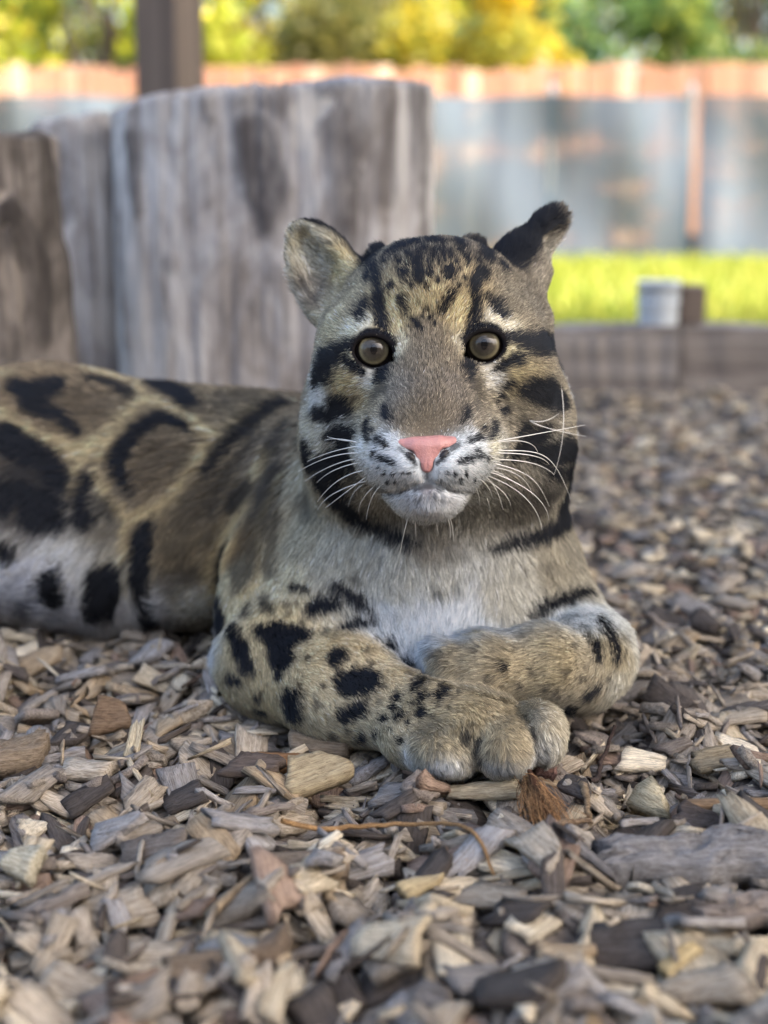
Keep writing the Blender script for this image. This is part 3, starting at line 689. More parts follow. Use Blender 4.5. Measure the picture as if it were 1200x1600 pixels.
# zones: px, py, reach px, colour, hair length mm, lift; the face's right half carries its side shade
ZONES = [
 (666, 655, 26, (124, 114, 97), 3.4, .6), (640, 655, 22, (124, 114, 97), 3.4, .6), (694, 652, 22, (122, 112, 96), 3.4, .6),
 (667, 610, 30, (118, 108, 92), 3.6, .55), (625, 610, 22, (124, 115, 100), 3.6, .35), (712, 606, 22, (112, 104, 92), 3.6, .35),
 (668, 560, 30, (122, 111, 92), 4.2, .5), (668, 525, 26, (124, 112, 92), 4.6, .4),
 (622, 545, 14, (205, 196, 168), 4, .35), (722, 540, 12, (180, 170, 145), 4, .35),
 (625, 490, 26, (202, 182, 138), 6, .45), (712, 488, 26, (198, 178, 134), 6, .45), (668, 470, 28, (190, 170, 128), 6, .45),
 (650, 440, 30, (172, 155, 120), 6.5, .5), (710, 440, 30, (166, 149, 116), 6.5, .5), (672, 400, 34, (112, 104, 88), 8, .6), (620, 400, 22, (120, 110, 92), 8, .6), (735, 395, 26, (105, 97, 84), 8, .6),
 (570, 503, 10, (222, 214, 188), 5, .35), (550, 512, 9, (210, 200, 170), 5, .35), (770, 497, 10, (218, 208, 182), 5, .35), (790, 508, 10, (205, 196, 170), 5, .35),
 (555, 470, 20, (150, 138, 112), 7, .45), (530, 500, 18, (172, 160, 130), 8, .45), (800, 470, 26, (118, 110, 94), 7, .45), (835, 490, 24, (112, 105, 92), 9, .45), (815, 440, 22, (110, 102, 88), 8, .45),
 (553, 560, 9, (205, 196, 165), 5, .3), (578, 588, 10, (228, 222, 205), 5, .3), (548, 595, 14, (190, 172, 130), 6, .35), (560, 612, 14, (178, 162, 128), 6, .35),
 (798, 555, 9, (196, 186, 150), 5, .3), (766, 584, 11, (222, 216, 200), 5, .3), (800, 585, 15, (158, 144, 110), 6, .35), (810, 600, 14, (140, 128, 100), 6, .35),
 (505, 615, 16, (226, 228, 222), 10, .4), (500, 680, 18, (205, 200, 180), 12, .4), (540, 660, 14, (205, 205, 195), 9, .4), (490, 560, 12, (205, 202, 185), 9, .4),
 (880, 610, 16, (215, 220, 220), 12, .5), (900, 680, 16, (190, 190, 182), 13, .5), (840, 650, 18, (122, 116, 104), 10, .4), (855, 690, 14, (150, 146, 134), 10, .4), (815, 630, 16, (130, 122, 104), 8, .35),
 (590, 640, 16, (150, 138, 116), 4, .35), (586, 668, 12, (168, 158, 138), 4, .35), (745, 640, 16, (116, 108, 94), 4, .35), (750, 668, 12, (128, 119, 102), 4, .35),
 (575, 700, 12, (232, 230, 218), 5, .35), (610, 708, 20, (234, 240, 240), 5, .35), (600, 735, 18, (230, 238, 240), 5, .35), (640, 745, 18, (228, 236, 240), 5, .35),
 (768, 698, 11, (196, 190, 168), 5, .35), (725, 706, 20, (226, 234, 236), 5, .35), (735, 735, 18, (220, 228, 230), 5, .35), (696, 745, 18, (224, 232, 236), 5, .35),
 (638, 790, 13, (240, 245, 248), 6, .5), (668, 794, 18, (240, 244, 248), 6, .5), (698, 788, 13, (236, 240, 244), 6, .5), (606, 786, 9, (140, 134, 124), 8, .4), (732, 784, 9, (140, 134, 124), 8, .4), (668, 766, 8, (176, 172, 174), 3, .35), (640, 776, 9, (214, 216, 220), 4, .35), (698, 776, 9, (208, 210, 214), 4, .35),
 (590, 790, 20, (128, 122, 110), 12, .4), (750, 800, 26, (132, 127, 115), 12, .4), (670, 835, 34, (138, 132, 120), 14, .4), (610, 815, 14, (140, 134, 122), 12, .4), (800, 790, 26, (124, 118, 106), 13, .4), (840, 770, 22, (110, 105, 97), 13, .4),
 (480, 830, 34, (166, 158, 136), 11, .35), (540, 870, 40, (184, 179, 162), 12, .35), (470, 740, 20, (186, 178, 154), 12, .4), (620, 890, 44, (184, 183, 172), 12, .35), (600, 950, 30, (204, 210, 212), 12, .35), (690, 900, 44, (186, 184, 173), 12, .35),
 (700, 955, 58, (226, 234, 240), 13, .35), (790, 920, 50, (180, 177, 165), 12, .35), (860, 880, 40, (152, 145, 128), 11, .4), (640, 980, 26, (222, 232, 238), 16, .3), (760, 985, 36, (212, 222, 228), 14, .3), (900, 840, 26, (140, 134, 120), 11, .4),
 (450, 905, 30, (209, 196, 164), 11, .35), (430, 960, 30, (201, 184, 145), 9, .35), (360, 960, 26, (211, 196, 158), 10, .35), (500, 1010, 40, (196, 179, 143), 8, .35), (400, 1080, 30, (199, 181, 141), 8, .35), (560, 1010, 36, (192, 177, 145), 8, .35),
 (520, 1130, 34, (205, 192, 160), 7, .35), (600, 1060, 34, (190, 175, 143), 7, .35), (600, 1140, 34, (181, 169, 141), 6.5, .35), (660, 1100, 34, (169, 156, 126), 6, .35), (720, 1110, 34, (156, 143, 113), 6, .35), (790, 1110, 32, (158, 145, 117), 6, .35), (850, 1115, 22, (171, 162, 141), 6, .35),
 (680, 1150, 26, (156, 145, 119), 6, .4), (780, 1150, 26, (160, 147, 119), 6, .4), (640, 1185, 18, (209, 209, 203), 6, .4), (690, 1205, 18, (226, 231, 231), 6.5, .4), (780, 1205, 20, (203, 203, 199), 6.5, .4), (862, 1160, 12, (179, 175, 162), 6.5, .4), (840, 1185, 16, (188, 188, 184), 6.5, .4),
 (720, 1030, 34, (160, 147, 119), 8, .4), (790, 1030, 34, (162, 149, 121), 8, .4), (860, 1040, 40, (164, 151, 121), 9, .4), (696, 1008, 8, (209, 214, 214), 8, .4), (760, 992, 16, (176, 168, 146), 9, .4), (670, 1022, 9, (219, 226, 231), 8, .3),
 (900, 960, 28, (226, 235, 237), 10, .35), (962, 965, 14, (220, 231, 237), 10, .35), (955, 1015, 24, (172, 160, 132), 9, .35), (930, 1060, 30, (171, 160, 136), 10, .4), (880, 1095, 24, (149, 141, 123), 9, .4), (965, 1060, 18, (179, 175, 160), 9, .4),
 (495, 400, 30, (196, 190, 170), 11, .35), (480, 380, 24, (196, 188, 162), 7, .3), (540, 420, 20, (188, 172, 132), 8, .35), (500, 460, 22, (166, 158, 143), 11, .35), (520, 480, 18, (176, 164, 138), 9, .35),
 (855, 400, 20, (152, 146, 132), 8, .35), (840, 440, 18, (138, 130, 116), 8, .35),
 (374, 1000, 34, (192, 176, 140), 8, .35), (380, 1050, 34, (190, 174, 138), 8, .35), (396, 1090, 28, (188, 172, 136), 8, .35), (368, 960, 24, (194, 180, 146), 9, .35),
 # flank
 (30, 590, 60, (143, 123, 94), 13, .35), (120, 640, 60, (136, 118, 91), 13, .35), (300, 620, 60, (129, 114, 89), 13, .35), (400, 630, 50, (125, 112, 89), 13, .35), (240, 710, 60, (132, 115, 89), 13, .35), (60, 760, 60, (78, 71, 62), 14, .35),
 (330, 760, 60, (129, 114, 89), 13, .35), (420, 720, 36, (125, 114, 98), 13, .35), (300, 840, 50, (141, 125, 96), 14, .35), (170, 800, 40, (134, 125, 107), 14, .35), (370, 850, 30, (197, 163, 112), 13, .35),
 (110, 870, 40, (229, 226, 217), 18, .35), (30, 920, 50, (222, 224, 234), 20, .35), (120, 960, 40, (214, 216, 224), 20, .35), (200, 960, 34, (236, 236, 236), 18, .35), (270, 1000, 40, (236, 236, 236), 18, .35), (300, 950, 30, (235, 228, 206), 17, .35), (320, 1030, 26, (212, 221, 224), 16, .35), (190, 880, 26, (212, 203, 179), 16, .35), (20, 850, 26, (190, 183, 170), 16, .35),
]
ZW = [(tuple(W(352, 1000, .945)), .028, (190, 174, 138), 8, .35), (tuple(W(356, 1045, .925)), .028, (188, 172, 136), 8, .35), (tuple(W(366, 950, .955)), .028, (194, 180, 146), 9, .35), (tuple(W(346, 1020, .965)), .028, (180, 166, 132), 8, .35), (tuple(W(372, 1085, .91)), .028, (184, 168, 134), 8, .35), ((-0.45, 1.15, .18), .06, (128, 110, 84), 13, .35), ((-0.45, 1.05, .08), .06, (150, 132, 102), 13, .35), ((-0.40, 1.02, .02), .05, (215, 214, 210), 16, .35), ((-0.2, 1.2, .1), .08, (125, 108, 84), 13, .35),
      ((-0.4, 1.28, .1), .08, (125, 108, 84), 13, .35), ((0.0, 1.1, .2), .07, (122, 106, 84), 13, .35), ((.1, 1.06, .1), .06, (150, 138, 112), 12, .35), ((.05, .98, .27), .06, (110, 102, 88), 9, .5), ((-.62, 1.3, .03), .05, (110, 100, 84), 12, .35)]
zc = []; zr = []; zcol = []; zl = []; zf = []
for x, y, r, c, l, f in ZONES:
    p, d = hit(x, y); zc.append(p); zr.append(r*d/FPX); zcol.append(S(*c)); zl.append(l*1e-3); zf.append(f)
for p, r, c, l, f in ZW:
    zc.append(np.array(p)); zr.append(r); zcol.append(S(*c)); zl.append(l*1e-3); zf.append(f)
zc = np.array(zc, np.float32); zr = np.array(zr, np.float32); zatt = np.column_stack([np.array(zcol), zl, zf]).astype(np.float32)
def shepard(P, C_, R_, A, pw=2.2, chunk=20000):
    out = np.empty((len(P), A.shape[1]), np.float32)
    for s in range(0, len(P), chunk):
        q = P[s:s+chunk]
        d2 = (q**2).sum(1)[:, None]+(C_**2).sum(1)[None]-2*q@C_.T
        wgt = (np.maximum(d2, 0)/(R_**2)[None]+0.08)**-pw
        out[s:s+chunk] = (wgt@A)/wgt.sum(1)[:, None]
    return out
VZ = shepard(LV, zc, zr, zatt)
# hair flow: from px to px
FLOW = [(665, 672, 667, 600), (640, 660, 635, 600), (694, 660, 700, 600), (667, 620, 668, 560), (668, 560, 670, 480), (668, 500, 670, 420), (672, 430, 674, 385), (630, 620, 612, 570), (706, 616, 724, 566), (625, 560, 615, 500), (718, 550, 726, 496),
 (620, 470, 606, 415), (720, 466, 738, 412), (640, 720, 606, 726), (610, 700, 575, 706), (590, 740, 566, 756), (620, 745, 604, 766), (696, 722, 730, 726), (728, 700, 766, 704), (748, 738, 772, 752), (712, 748, 730, 766),
 (650, 690, 620, 680), (600, 670, 572, 664), (744, 664, 772, 658), (590, 620, 560, 630), (746, 614, 776, 622), (650, 780, 646, 808), (690, 778, 694, 806), (620, 785, 606, 808), (720, 780, 736, 804), (668, 775, 668, 806),
 (570, 505, 540, 492), (590, 508, 580, 480), (752, 500, 762, 474), (775, 502, 806, 490), (560, 570, 520, 580), (790, 565, 836, 572), (540, 610, 500, 635), (810, 605, 856, 628), (520, 650, 482, 690), (850, 650, 892, 690), (545, 700, 505, 735), (800, 700, 850, 736),
 (560, 760, 530, 800), (790, 760, 826, 800), (545, 480, 522, 462), (820, 470, 850, 460), (510, 560, 490, 580), (860, 560, 876, 580),
 (500, 760, 480, 830), (880, 740, 892, 810), (590, 830, 575, 890), (760, 830, 770, 890), (670, 830, 670, 890), (530, 880, 510, 940), (660, 930, 660, 990), (740, 940, 730, 995), (820, 900, 840, 960), (880, 860, 900, 920), (600, 930, 610, 990),
 (470, 830, 440, 900), (430, 900, 420, 970), (500, 960, 510, 1020), (380, 950, 372, 1020), (400, 1040, 420, 1090), (450, 1030, 500, 1080), (560, 1000, 610, 1050), (520, 1090, 580, 1130), (600, 1100, 660, 1135), (620, 1160, 660, 1190), (680, 1110, 740, 1135), (700, 1160, 712, 1205), (780, 1120, 800, 1180), (780, 1170, 790, 1210), (840, 1120, 860, 1170), (645, 1170, 650, 1200),
 (880, 930, 920, 975), (940, 970, 955, 1030), (950, 1050, 920, 1085), (900, 1040, 850, 1050), (900, 1080, 850, 1085), (830, 1030, 780, 1035), (770, 1030, 710, 1040), (720, 1010, 690, 1020), (760, 1000, 720, 1005),
 (550, 440, 510, 425), (520, 410, 480, 395), (520, 460, 480, 445), (490, 380, 470, 365), (530, 490, 510, 480), (830, 400, 870, 345), (800, 410, 840, 370), (850, 420, 862, 390),
 (420, 650, 340, 660), (320, 640, 230, 645), (200, 620, 110, 625), (90, 640, 10, 650), (400, 740, 350, 800), (330, 740, 260, 780), (230, 720, 160, 750), (120, 740, 50, 770), (300, 840, 260, 900), (210, 830, 170, 880), (100, 850, 60, 900), (60, 930, 40, 980), (150, 920, 130, 985), (260, 930, 245, 1010), (320, 960, 310, 1030), (370, 840, 350, 900), (30, 800, 0, 850)]
fc = []; fd = []
for a, b, c, d in FLOW:
    p, q = hit(a, b)[0], hit(c, d)[0]
    fc.append(p); v = q-p; fd.append(v/(np.linalg.norm(v)+1e-9))
for p, v in (((-.45, 1.15, .18), (-1, .2, 0)), ((-.45, 1.05, .08), (-.6, 0, -.8)), ((-.2, 1.2, .15), (-1, .2, -.2)), ((-.4, 1.28, .1), (-1, .2, -.3)), ((0, 1.1, .2), (-1, .3, -.2)), ((.1, 1.06, .1), (-.5, .8, -.4)), ((.05, .98, .28), (0, 1, -.4)), ((-.62, 1.3, .03), (-.5, .7, 0))):
    fc.append(np.array(p)); fd.append(np.array(v)/np.linalg.norm(v))
VF = shepard(LV, np.array(fc, np.float32), np.full(len(fc), .012, np.float32), np.array(fd, np.float32), 2.0)
VF -= (VF*VN).sum(1)[:, None]*VN
VF /= np.linalg.norm(VF, axis=1)[:, None]+1e-9
# markings and painted crease shade: strokes of (px, py, radius px), strength
def M(*pts, s=1.0, soft=1.0): return (pts, s, soft)
MARKS = [
 # brow stripes and forehead
 M((594,392,11),(590,430,8),(594,455,8),(593,480,9),(596,505,8),(604,520,5)), M((575,472,6),(562,490,8)), M((580,428,5),(578,436,5)),
 M((630,428,8)), M((614,446,4),(609,452,3)), M((650,410,8),(657,428,8),(654,438,6)), M((672,414,5),(672,430,6)), M((668,446,4)), M((627,467,5),(632,480,5),(635,488,3)),
 M((666,484,3)), M((645,499,4),(652,508,4)), M((660,496,2.5)), M((671,497,2.5)), M((676,491,2.5)), M((658,513,2.5)), M((680,505,2)),M((640,512,2)),
 M((700,426,9)), M((708,456,5),(700,468,6),(693,480,6),(688,488,4)), M((714,447,3)),
 M((750,428,10),(738,446,7),(742,470,8),(743,490,9),(739,506,7),(733,520,5)), M((760,466,6),(775,478,8),(790,492,5)),
 M((612,398,7),(628,390,10),(648,384,10)), M((640,402,5)), M((672,380,10),(690,384,7)), M((700,376,10),(716,384,8),(720,396,6)), M((680,398,6),(676,406,4)), M((736,372,12),(748,388,12),(758,404,10)), M((700,402,6)), M((770,384,10),(776,400,10)), M((782,418,8)), M((664,394,5)), M((624,410,5)),
 M((604,412,4)), M((618,384,5)), M((656,398,4)), M((690,396,4),(694,410,4)), M((712,412,4)), M((726,404,5),(730,414,4)), M((744,410,5)), M((686,412,3)), M((640,416,4)), M((664,378,6)), M((716,424,3)), M((684,440,3)), M((644,448,3)), M((724,438,3)),
 # ears
 M((800,392,22),(822,372,18),(846,352,15),(868,336,11),(878,328,8)), M((530,376,6),(555,397,9),(575,410,11),(588,420,7)), M((470,440,4),(484,462,5),(492,474,4), s=.7), M((500,432,6),(480,436,5), s=.35, soft=2), M((505,448,6),(520,446,5), s=.35, soft=2),  # lower left edge stroke puts the ear's shading into the coat
 # right of the face
 M((790,524,6),(822,532,9),(844,538,15),(860,554,16),(870,574,9)), M((776,577,4),(794,566,7),(812,558,8)), M((800,597,4),(790,604,4)), M((784,618,3)), M((776,627,3.5)),
 M((822,612,9),(840,606,13),(852,612,17),(868,624,14)), M((788,640,6),(784,650,4)), M((819,667,8),(806,676,5)), M((846,672,9),(832,684,12),(814,693,9),(797,712,8)), M((832,702,13),(853,708,14),(881,702,15),(898,712,12),(886,730,16),(860,734,9)),
 M((907,752,12),(897,786,15),(881,806,17),(868,821,12),(842,836,9),(810,847,7),(777,856,6),(765,857,3)), M((870,760,12),(850,768,10), s=.5, soft=2), M((784,710,7), s=.8), M((800,660,4),(820,650,4), s=.5),
 M((733,544,6),(730,554,7),(732,568,8),(737,584,8)), M((740,592,8),(750,615,8), s=.6, soft=2), M((746,632,6), s=.45, soft=2),
 # left of the face
 M((606,550,6),(608,560,7),(602,572,8),(595,586,8),(589,597,5)), M((594,606,7),(586,622,6), s=.5, soft=2),
 M((538,561,7),(552,572,8),(567,582,4)), M((556,534,6),(546,538,7),(530,545,8),(514,560,12),(504,584,12),(497,598,7)), M((504,646,10),(518,650,9),(530,630,11),(538,642,9)), M((546,655,7), s=.6, soft=2),
 M((530,676,11),(554,681,9),(544,692,11)), M((484,698,9),(490,724,11),(510,720,11),(540,708,11),(556,720,10),(526,732,12),(506,752,11),(522,762,12),(534,780,11),(556,805,10),(580,820,9),(610,836,8),(634,848,6),(653,855,3)), M((482,786,12),(484,804,8), s=.55, soft=2), M((470,690,5), s=.6), M((556,742,10), s=.7, soft=2), M((545,630,3),(556,622,3), s=.6),
 # muzzle
 M((601,637,4.5),(604,650,5)), M((580,672,3)), M((574,660,4),(571,678,4),(577,688,3.5)), M((588,686,4.5),(600,694,4)), M((586,706,3),(584,712,2.5)), M((592,715,3),(604,720,3.5),(615,724,3)),
 M((602,739,2)), M((614,741,1.8)), M((628,739,2)), M((639,740,2)), M((607,752,2)), M((619,753,1.8)), M((592,730,1.8)), M((600,762,5),(590,757,5), s=.55, soft=1.5),
 M((731,640,5),(728,651,5)), M((757,669,3.5)), M((772,662,4),(769,682,5)), M((751,683,4),(736,689,4)), M((747,705,3),(754,712,3.5),(736,717,4),(719,722,3)), M((762,716,2.5)), M((700,739,2.2)), M((712,741,2)), M((727,740,2)), M((719,750,2)), M((740,748,1.8)), M((690,752,1.6)),
 M((646,766,2),(668,760,3.5),(690,765,2), s=.8, soft=.8), M((656,782,4), s=.55), M((678,776,4), s=.5), M((690,784,3), s=.4), M((602,769,2),(614,771,2),(630,768,2),(648,761,2.2),(668,754,3),(688,760,2.2),(706,767,2),(722,770,2),(735,767,2), s=.7, soft=.7), M((706,702,3),(714,694,3), s=.8), M((636,711,2.5),(642,717,3.5),(650,726,2), s=.95, soft=.7), M((699,708,2.5),(693,714,3.5),(684,724,2), s=.95, soft=.7), M((624,700,2),(632,707,2), s=.7, soft=.7), M((667,738,1.5),(667,754,2.5), s=.7, soft=.7),  # nostril and nose-wing groove strokes paint recess shade into the fur
 # chest
 M((685,930,6), s=.55, soft=2), M((717,866,7),(700,868,5), s=.35, soft=2), M((715,925,6), s=.25, soft=2), M((850,890,7), s=.3, soft=2), M((800,905,6), s=.2, soft=2),
 # shoulder and image-left foreleg
 M((430,735,10),(412,790,14),(392,840,16),(380,890,17),(370,918,8), s=.75, soft=1.6), M((432,800,5),(424,850,9),(418,885,9),(424,896,8), s=.65, soft=1.6), M((413,938,7),(419,952,7), s=.85), M((388,950,5),(384,962,5), s=.85),
 M((462,918,6),(484,926,3)), M((525,917,7),(545,928,9),(565,942,8),(582,957,3)), M((488,956,9),(505,947,11),(525,942,9),(537,945,4)), M((555,905,6),(565,912,4), s=.6, soft=1.5), M((450,947,5), s=.6), M((465,945,4), s=.5),
 M((542,982,8),(562,973,8),(586,970,4)), M((526,988,5), s=.5), M((412,990,11),(440,1000,20),(474,992,10)), M((436,1000,18),(440,1030,17),(438,1056,6)), M((364,984,8),(376,1012,11),(388,1045,10)), M((524,1032,10),(532,1024,10)), M((545,1068,17),(572,1064,18)), M((540,1117,10),(563,1109,10)), M((456,1093,12),(460,1116,11)), M((572,1020,4), s=.6), M((496,1100,4), s=.6), M((452,962,4), s=.5),
 M((360,1062,6),(372,1066,5)), M((406,1090,5)), M((400,1108,4),(412,1112,4)), M((611,1010,9)), M((635,1036,9)), M((650,1071,8),(658,1066,6)), M((661,1090,7),(655,1098,5)), M((693,1081,7),(684,1092,6)), M((620,1090,6)), M((616,1105,5)), M((628,1116,6),(620,1122,4)), M((658,1113,7)), M((638,1130,4)), M((600,1123,5)), M((588,1150,5)), M((565,1155,7)), M((626,1158,4)), M((592,1098,4), s=.6), M((575,1092,4), s=.6), M((640,1056,3), s=.6), M((706,1090,4), s=.6),
 M((665,1140,13),(680,1136,10), s=.45, soft=2), M((728,1152,6),(724,1162,5), s=.8), M((787,1097,4), s=.6), M((800,1120,10),(830,1125,8), s=.3, soft=2), M((748,1160,4),(751,1190,4),(753,1220,3), s=.85), M((735,1135,5), s=.5), M((822,1120,3),(834,1150,4),(836,1185,3), s=.8), M((830,1190,3),(836,1170,2), s=.4),  # toe gap strokes and the soft knuckle stroke paint shade into the coat
 M((482,1030,3), s=.8), M((505,1072,3), s=.8), M((510,990,4), s=.8), M((580,1040,3), s=.8), M((600,1075,3), s=.7), M((520,1150,4), s=.8), M((545,1140,3), s=.8), M((590,1000,4), s=.7), M((645,1100,3), s=.8), M((675,1120,3), s=.8), M((610,1140,3), s=.8), M((700,1105,3), s=.7), M((470,1070,3), s=.7), M((470,975,4), s=.7), M((715,1085,3), s=.6),
 # image-right foreleg
 M((830,1050,4), s=.7), M((850,1075,4), s=.7), M((880,1050,4), s=.6), M((905,1060,4), s=.7), M((800,1015,3), s=.6), M((895,1010,4), s=.6), M((912,985,5),(920,1000,5), s=.7), M((760,1060,4), s=.7), M((740,1020,3), s=.6),
 M((826,962,4),(857,946,8),(892,936,8),(922,927,4)), M((838,977,4),(848,974,4)), M((875,970,4),(900,965,4), s=.5), M((938,974,6),(956,1002,7),(963,1028,6)), M((930,1008,6),(933,1028,6)), M((784,1044,6)), M((810,1071,4), s=.8), M((915,1086,6),(933,1073,4)), M((890,1104,9)), M((868,1079,4), s=.8), M((682,1030,8),(672,1022,5), s=.6, soft=1.5), M((948,1060,4), s=.7), M((812,984,4),(816,1000,4), s=.4, soft=1.5), M((850,1024,4), s=.3), M((770,1020,4), s=.3), M((975,1000,5), s=.5),  # the stroke at the wrist fold paints its crease shade
 # flank
 M((25,607,11),(50,623,17),(90,603,11)), M((60,640,10),(88,650,9),(120,677,7)), M((140,596,6),(165,598,6),(204,620,7), s=.9), M((245,602,13),(262,600,8)), M((286,624,11),(333,600,9),(415,595,7)),
 M((200,768,7),(180,722,11),(212,678,10),(250,655,8),(292,668,5)), M((322,740,7),(345,705,9),(382,668,10),(440,632,9), s=.95, soft=1.6), M((280,720,20),(240,720,16), s=.4, soft=3), M((400,690,8),(350,750,9),(330,800,8), s=.6, soft=2.5), M((450,668,6),(425,710,7), s=.8, soft=2),
 M((10,690,20),(40,705,18),(75,720,14),(92,752,13)), M((0,780,22),(30,770,12),(65,800,26),(88,818,13)), M((40,740,22), s=.6, soft=2.5), M((135,752,9),(128,785,9),(130,812,14)), M((165,792,12),(176,808,8), s=.65, soft=2),
 M((228,828,9),(220,850,13),(216,885,13),(222,930,9),(233,975,8),(245,1008,8)), M((162,912,20),(156,950,19)), M((78,905,13),(84,928,14)), M((37,950,11), s=.7, soft=2), M((10,866,12)), M((112,995,13)), M((268,912,16),(300,895,10), s=.6, soft=2.5), M((325,840,9), s=.45, soft=2),
 M((130,630,24),(95,635,16),(170,640,16), s=.38, soft=3), M((350,628,12),(400,618,10), s=.38, soft=3), M((245,700,20),(225,740,16),(262,690,14), s=.42, soft=3), M((60,760,30),(110,770,16), s=.5, soft=3), M((270,860,16),(290,820,18), s=.35, soft=3),
 M((388,765,10),(364,792,9), s=.85), M((354,860,7),(346,905,7),(341,950,7),(340,990,7)), M((300,800,22),(330,770,18), s=.4, soft=3),
]
NF = next(i for i, m_ in enumerate(MARKS) if m_[0][0][:2] == (430, 735))
NB = next(i for i, m_ in enumerate(MARKS) if m_[0][0][:2] == (25, 607))
NET = [M((0,585,10),(60,572,10),(140,582,8),(212,600,9),(222,628,10),(165,690,12),(125,712,15),(60,688,9),(0,648,9)), M((225,625,8),(283,648,8),(329,684,8)), M((125,712,10),(120,742,6),(116,775,5)), M((150,740,6),(168,775,7),(200,815,10),(267,782,9),(317,708,9),(400,645,8)), M((200,815,9),(195,868,8)), M((420,712,7),(372,818,9),(350,850,12),(330,895,12),(340,935,11)), M((401,830,4),(404,880,5),(398,915,7),(380,932,9)), M((440,745,4),(412,800,4),(402,830,4))]
# marks on the side the photograph does not show
_r = np.random.default_rng(3)
HID = []
for p in [(-.36,1.03,.13),(-.44,1.03,.12),(-.5,1.04,.09),(-.4,1.08,.17),(-.48,1.13,.17),(-.55,1.15,.13),(-.3,1.2,.17),(-.2,1.19,.15),(-.12,1.17,.13),(-.4,1.27,.14),(-.28,1.24,.1),(-.18,1.22,.08),(-.5,1.28,.1),(.02,1.12,.12),(.06,1.08,.2),(.12,1.0,.13),(.09,1.1,.1),(-.36,1.02,.05),(-.44,1.02,.05),(-.6,1.28,.05),(-.62,1.31,.04),(-.56,1.35,.04),(.1,1.0,.22),(.03,1.04,.26)]:
    q = np.array(bvh.find_nearest(Vector(p))[0]); n = 3
    HID.append([(q+_r.normal(0, .012, 3), .012+.006*_r.random()) for _ in range(n)])
def anchor(marks, grow=1.0):
    out = []
    for pts, s, soft in marks:
        a = [];
        for x, y, r in pts:
            p, d = hit(x, y)
            v = (CAM-p)/np.linalg.norm(CAM-p); cs_ = abs(hit.n@v); t_ = v-hit.n*(hit.n@v); t_ /= np.linalg.norm(t_)+1e-9
            a.append((p, (r*grow+.6)*d/FPX, t_, max(cs_, .42)))   # marks run on over the curve of the body
        out.append((a, s, soft))
    return out
AM = anchor(MARKS[:NF], 1.45)+anchor(MARKS[NF:NB], 1.36)+anchor(MARKS[NB:], 1.45)+[(h, .9, 1.5) for h in HID]
AN = anchor(NET)
def mask(P, marks, jit=None, noise_amp=.0016, edge=.0012):
    """how far each point lies inside the marks, 0..1"""
    o_ = np.argsort(P[:, 0]); P = P[o_]; X0 = P[:, 0]
    if jit is not None: jit = jit[o_]
    nz = noise3(P, 260, 5)*.6+noise3(P, 600, 6)*.4
    out = np.zeros(len(P), np.float32)
    for a, s, soft in marks:
        pts = np.array([e[0] for e in a]); rs = np.array([e[1] for e in a])
        mg = rs.max()*2.4+.008*max(soft, 1)
        lo = pts.min(0)-mg; hi = pts.max(0)+mg
        i0, i1 = np.searchsorted(X0, [lo[0], hi[0]]); q = P[i0:i1]
        sel = i0+np.nonzero((q[:, 1] > lo[1]) & (q[:, 1] < hi[1]) & (q[:, 2] > lo[2]) & (q[:, 2] < hi[2]))[0]
        if not len(sel): continue
        q = P[sel]; best = np.full(len(sel), 9., np.float32)
        for i in range(max(len(a)-1, 1)):
            A_, B_ = pts[i], pts[min(i+1, len(a)-1)]; ra, rb = rs[i], rs[min(i+1, len(a)-1)]
            ba = B_-A_; qa = q-A_
            if len(a[i]) > 2:
                t_ = a[i][2]; cs_ = .5*(a[i][3]+a[min(i+1, len(a)-1)][3])
                qa = qa+((cs_-1)*(qa@t_))[:, None]*t_; ba = ba+(cs_-1)*(ba@t_)*t_
            L = ba@ba+1e-14
            t = np.clip(qa@ba/L, 0, 1)
            best = np.minimum(best, np.linalg.norm(qa-t[:, None]*ba, axis=1)-(ra+(rb-ra)*t))
        rmean = rs.mean()
        amp = min(noise_amp*soft, rmean*.5); ed = min(edge*soft*1.6, rmean*.6)
        v = best+nz[sel]*amp
        if jit is not None: v = v+jit[sel]*ed
        mm = np.clip(.5-v/(2*ed), 0, 1)
        out[sel] = np.maximum(out[sel], mm*mm*(3-2*mm)*s)
    res = np.empty_like(out); res[o_] = out
    return res
INK = S(20, 21, 25); TAN = S(204, 182, 138)
def coat(P, zone_col, jit=None, nrm=None):
    net = mask(P, AN, jit, .003, .003)*.85
    c = zone_col*(1-net[:, None])+TAN*net[:, None]
    k = mask(P, AM, jit)
    for c_, fr_, a_, b_ in EARS:                          # black backs of the ears
        q = P-c_; e_ = ((q@fr_[0])/a_)**2+((q@fr_[1])/b_)**2
        inn = (e_ < 1.0) & (np.abs(q@fr_[2]) < .028) & (q@fr_[1] > -.45*b_)
        k = np.where(inn, np.maximum(k, np.clip((.36-nrm@fr_[2])/.3, 0, 1)*np.clip((1-e_)/.2, 0, 1)*np.clip((q@fr_[1]+.45*b_)/(.2*b_), 0, 1)), k)
    return c*(1-k[:, None])+INK*k[:, None], k
# the nose leather and the lids carry no fur
NOSE_PX = [(630, 693, 5), (648, 700, 9), (667, 706, 14), (686, 698, 9), (703, 690, 5), (667, 724, 12)]
bare = anchor([M(*NOSE_PX[:3], NOSE_PX[5]), M(NOSE_PX[5], *NOSE_PX[2:5])])
RIM = []
for ex, ey in EYES:
    RIM.append(M(*[(ex+33*math.cos(t), ey-29*math.sin(t), 6.5) for t in np.linspace(0, 2*math.pi, 17)]))
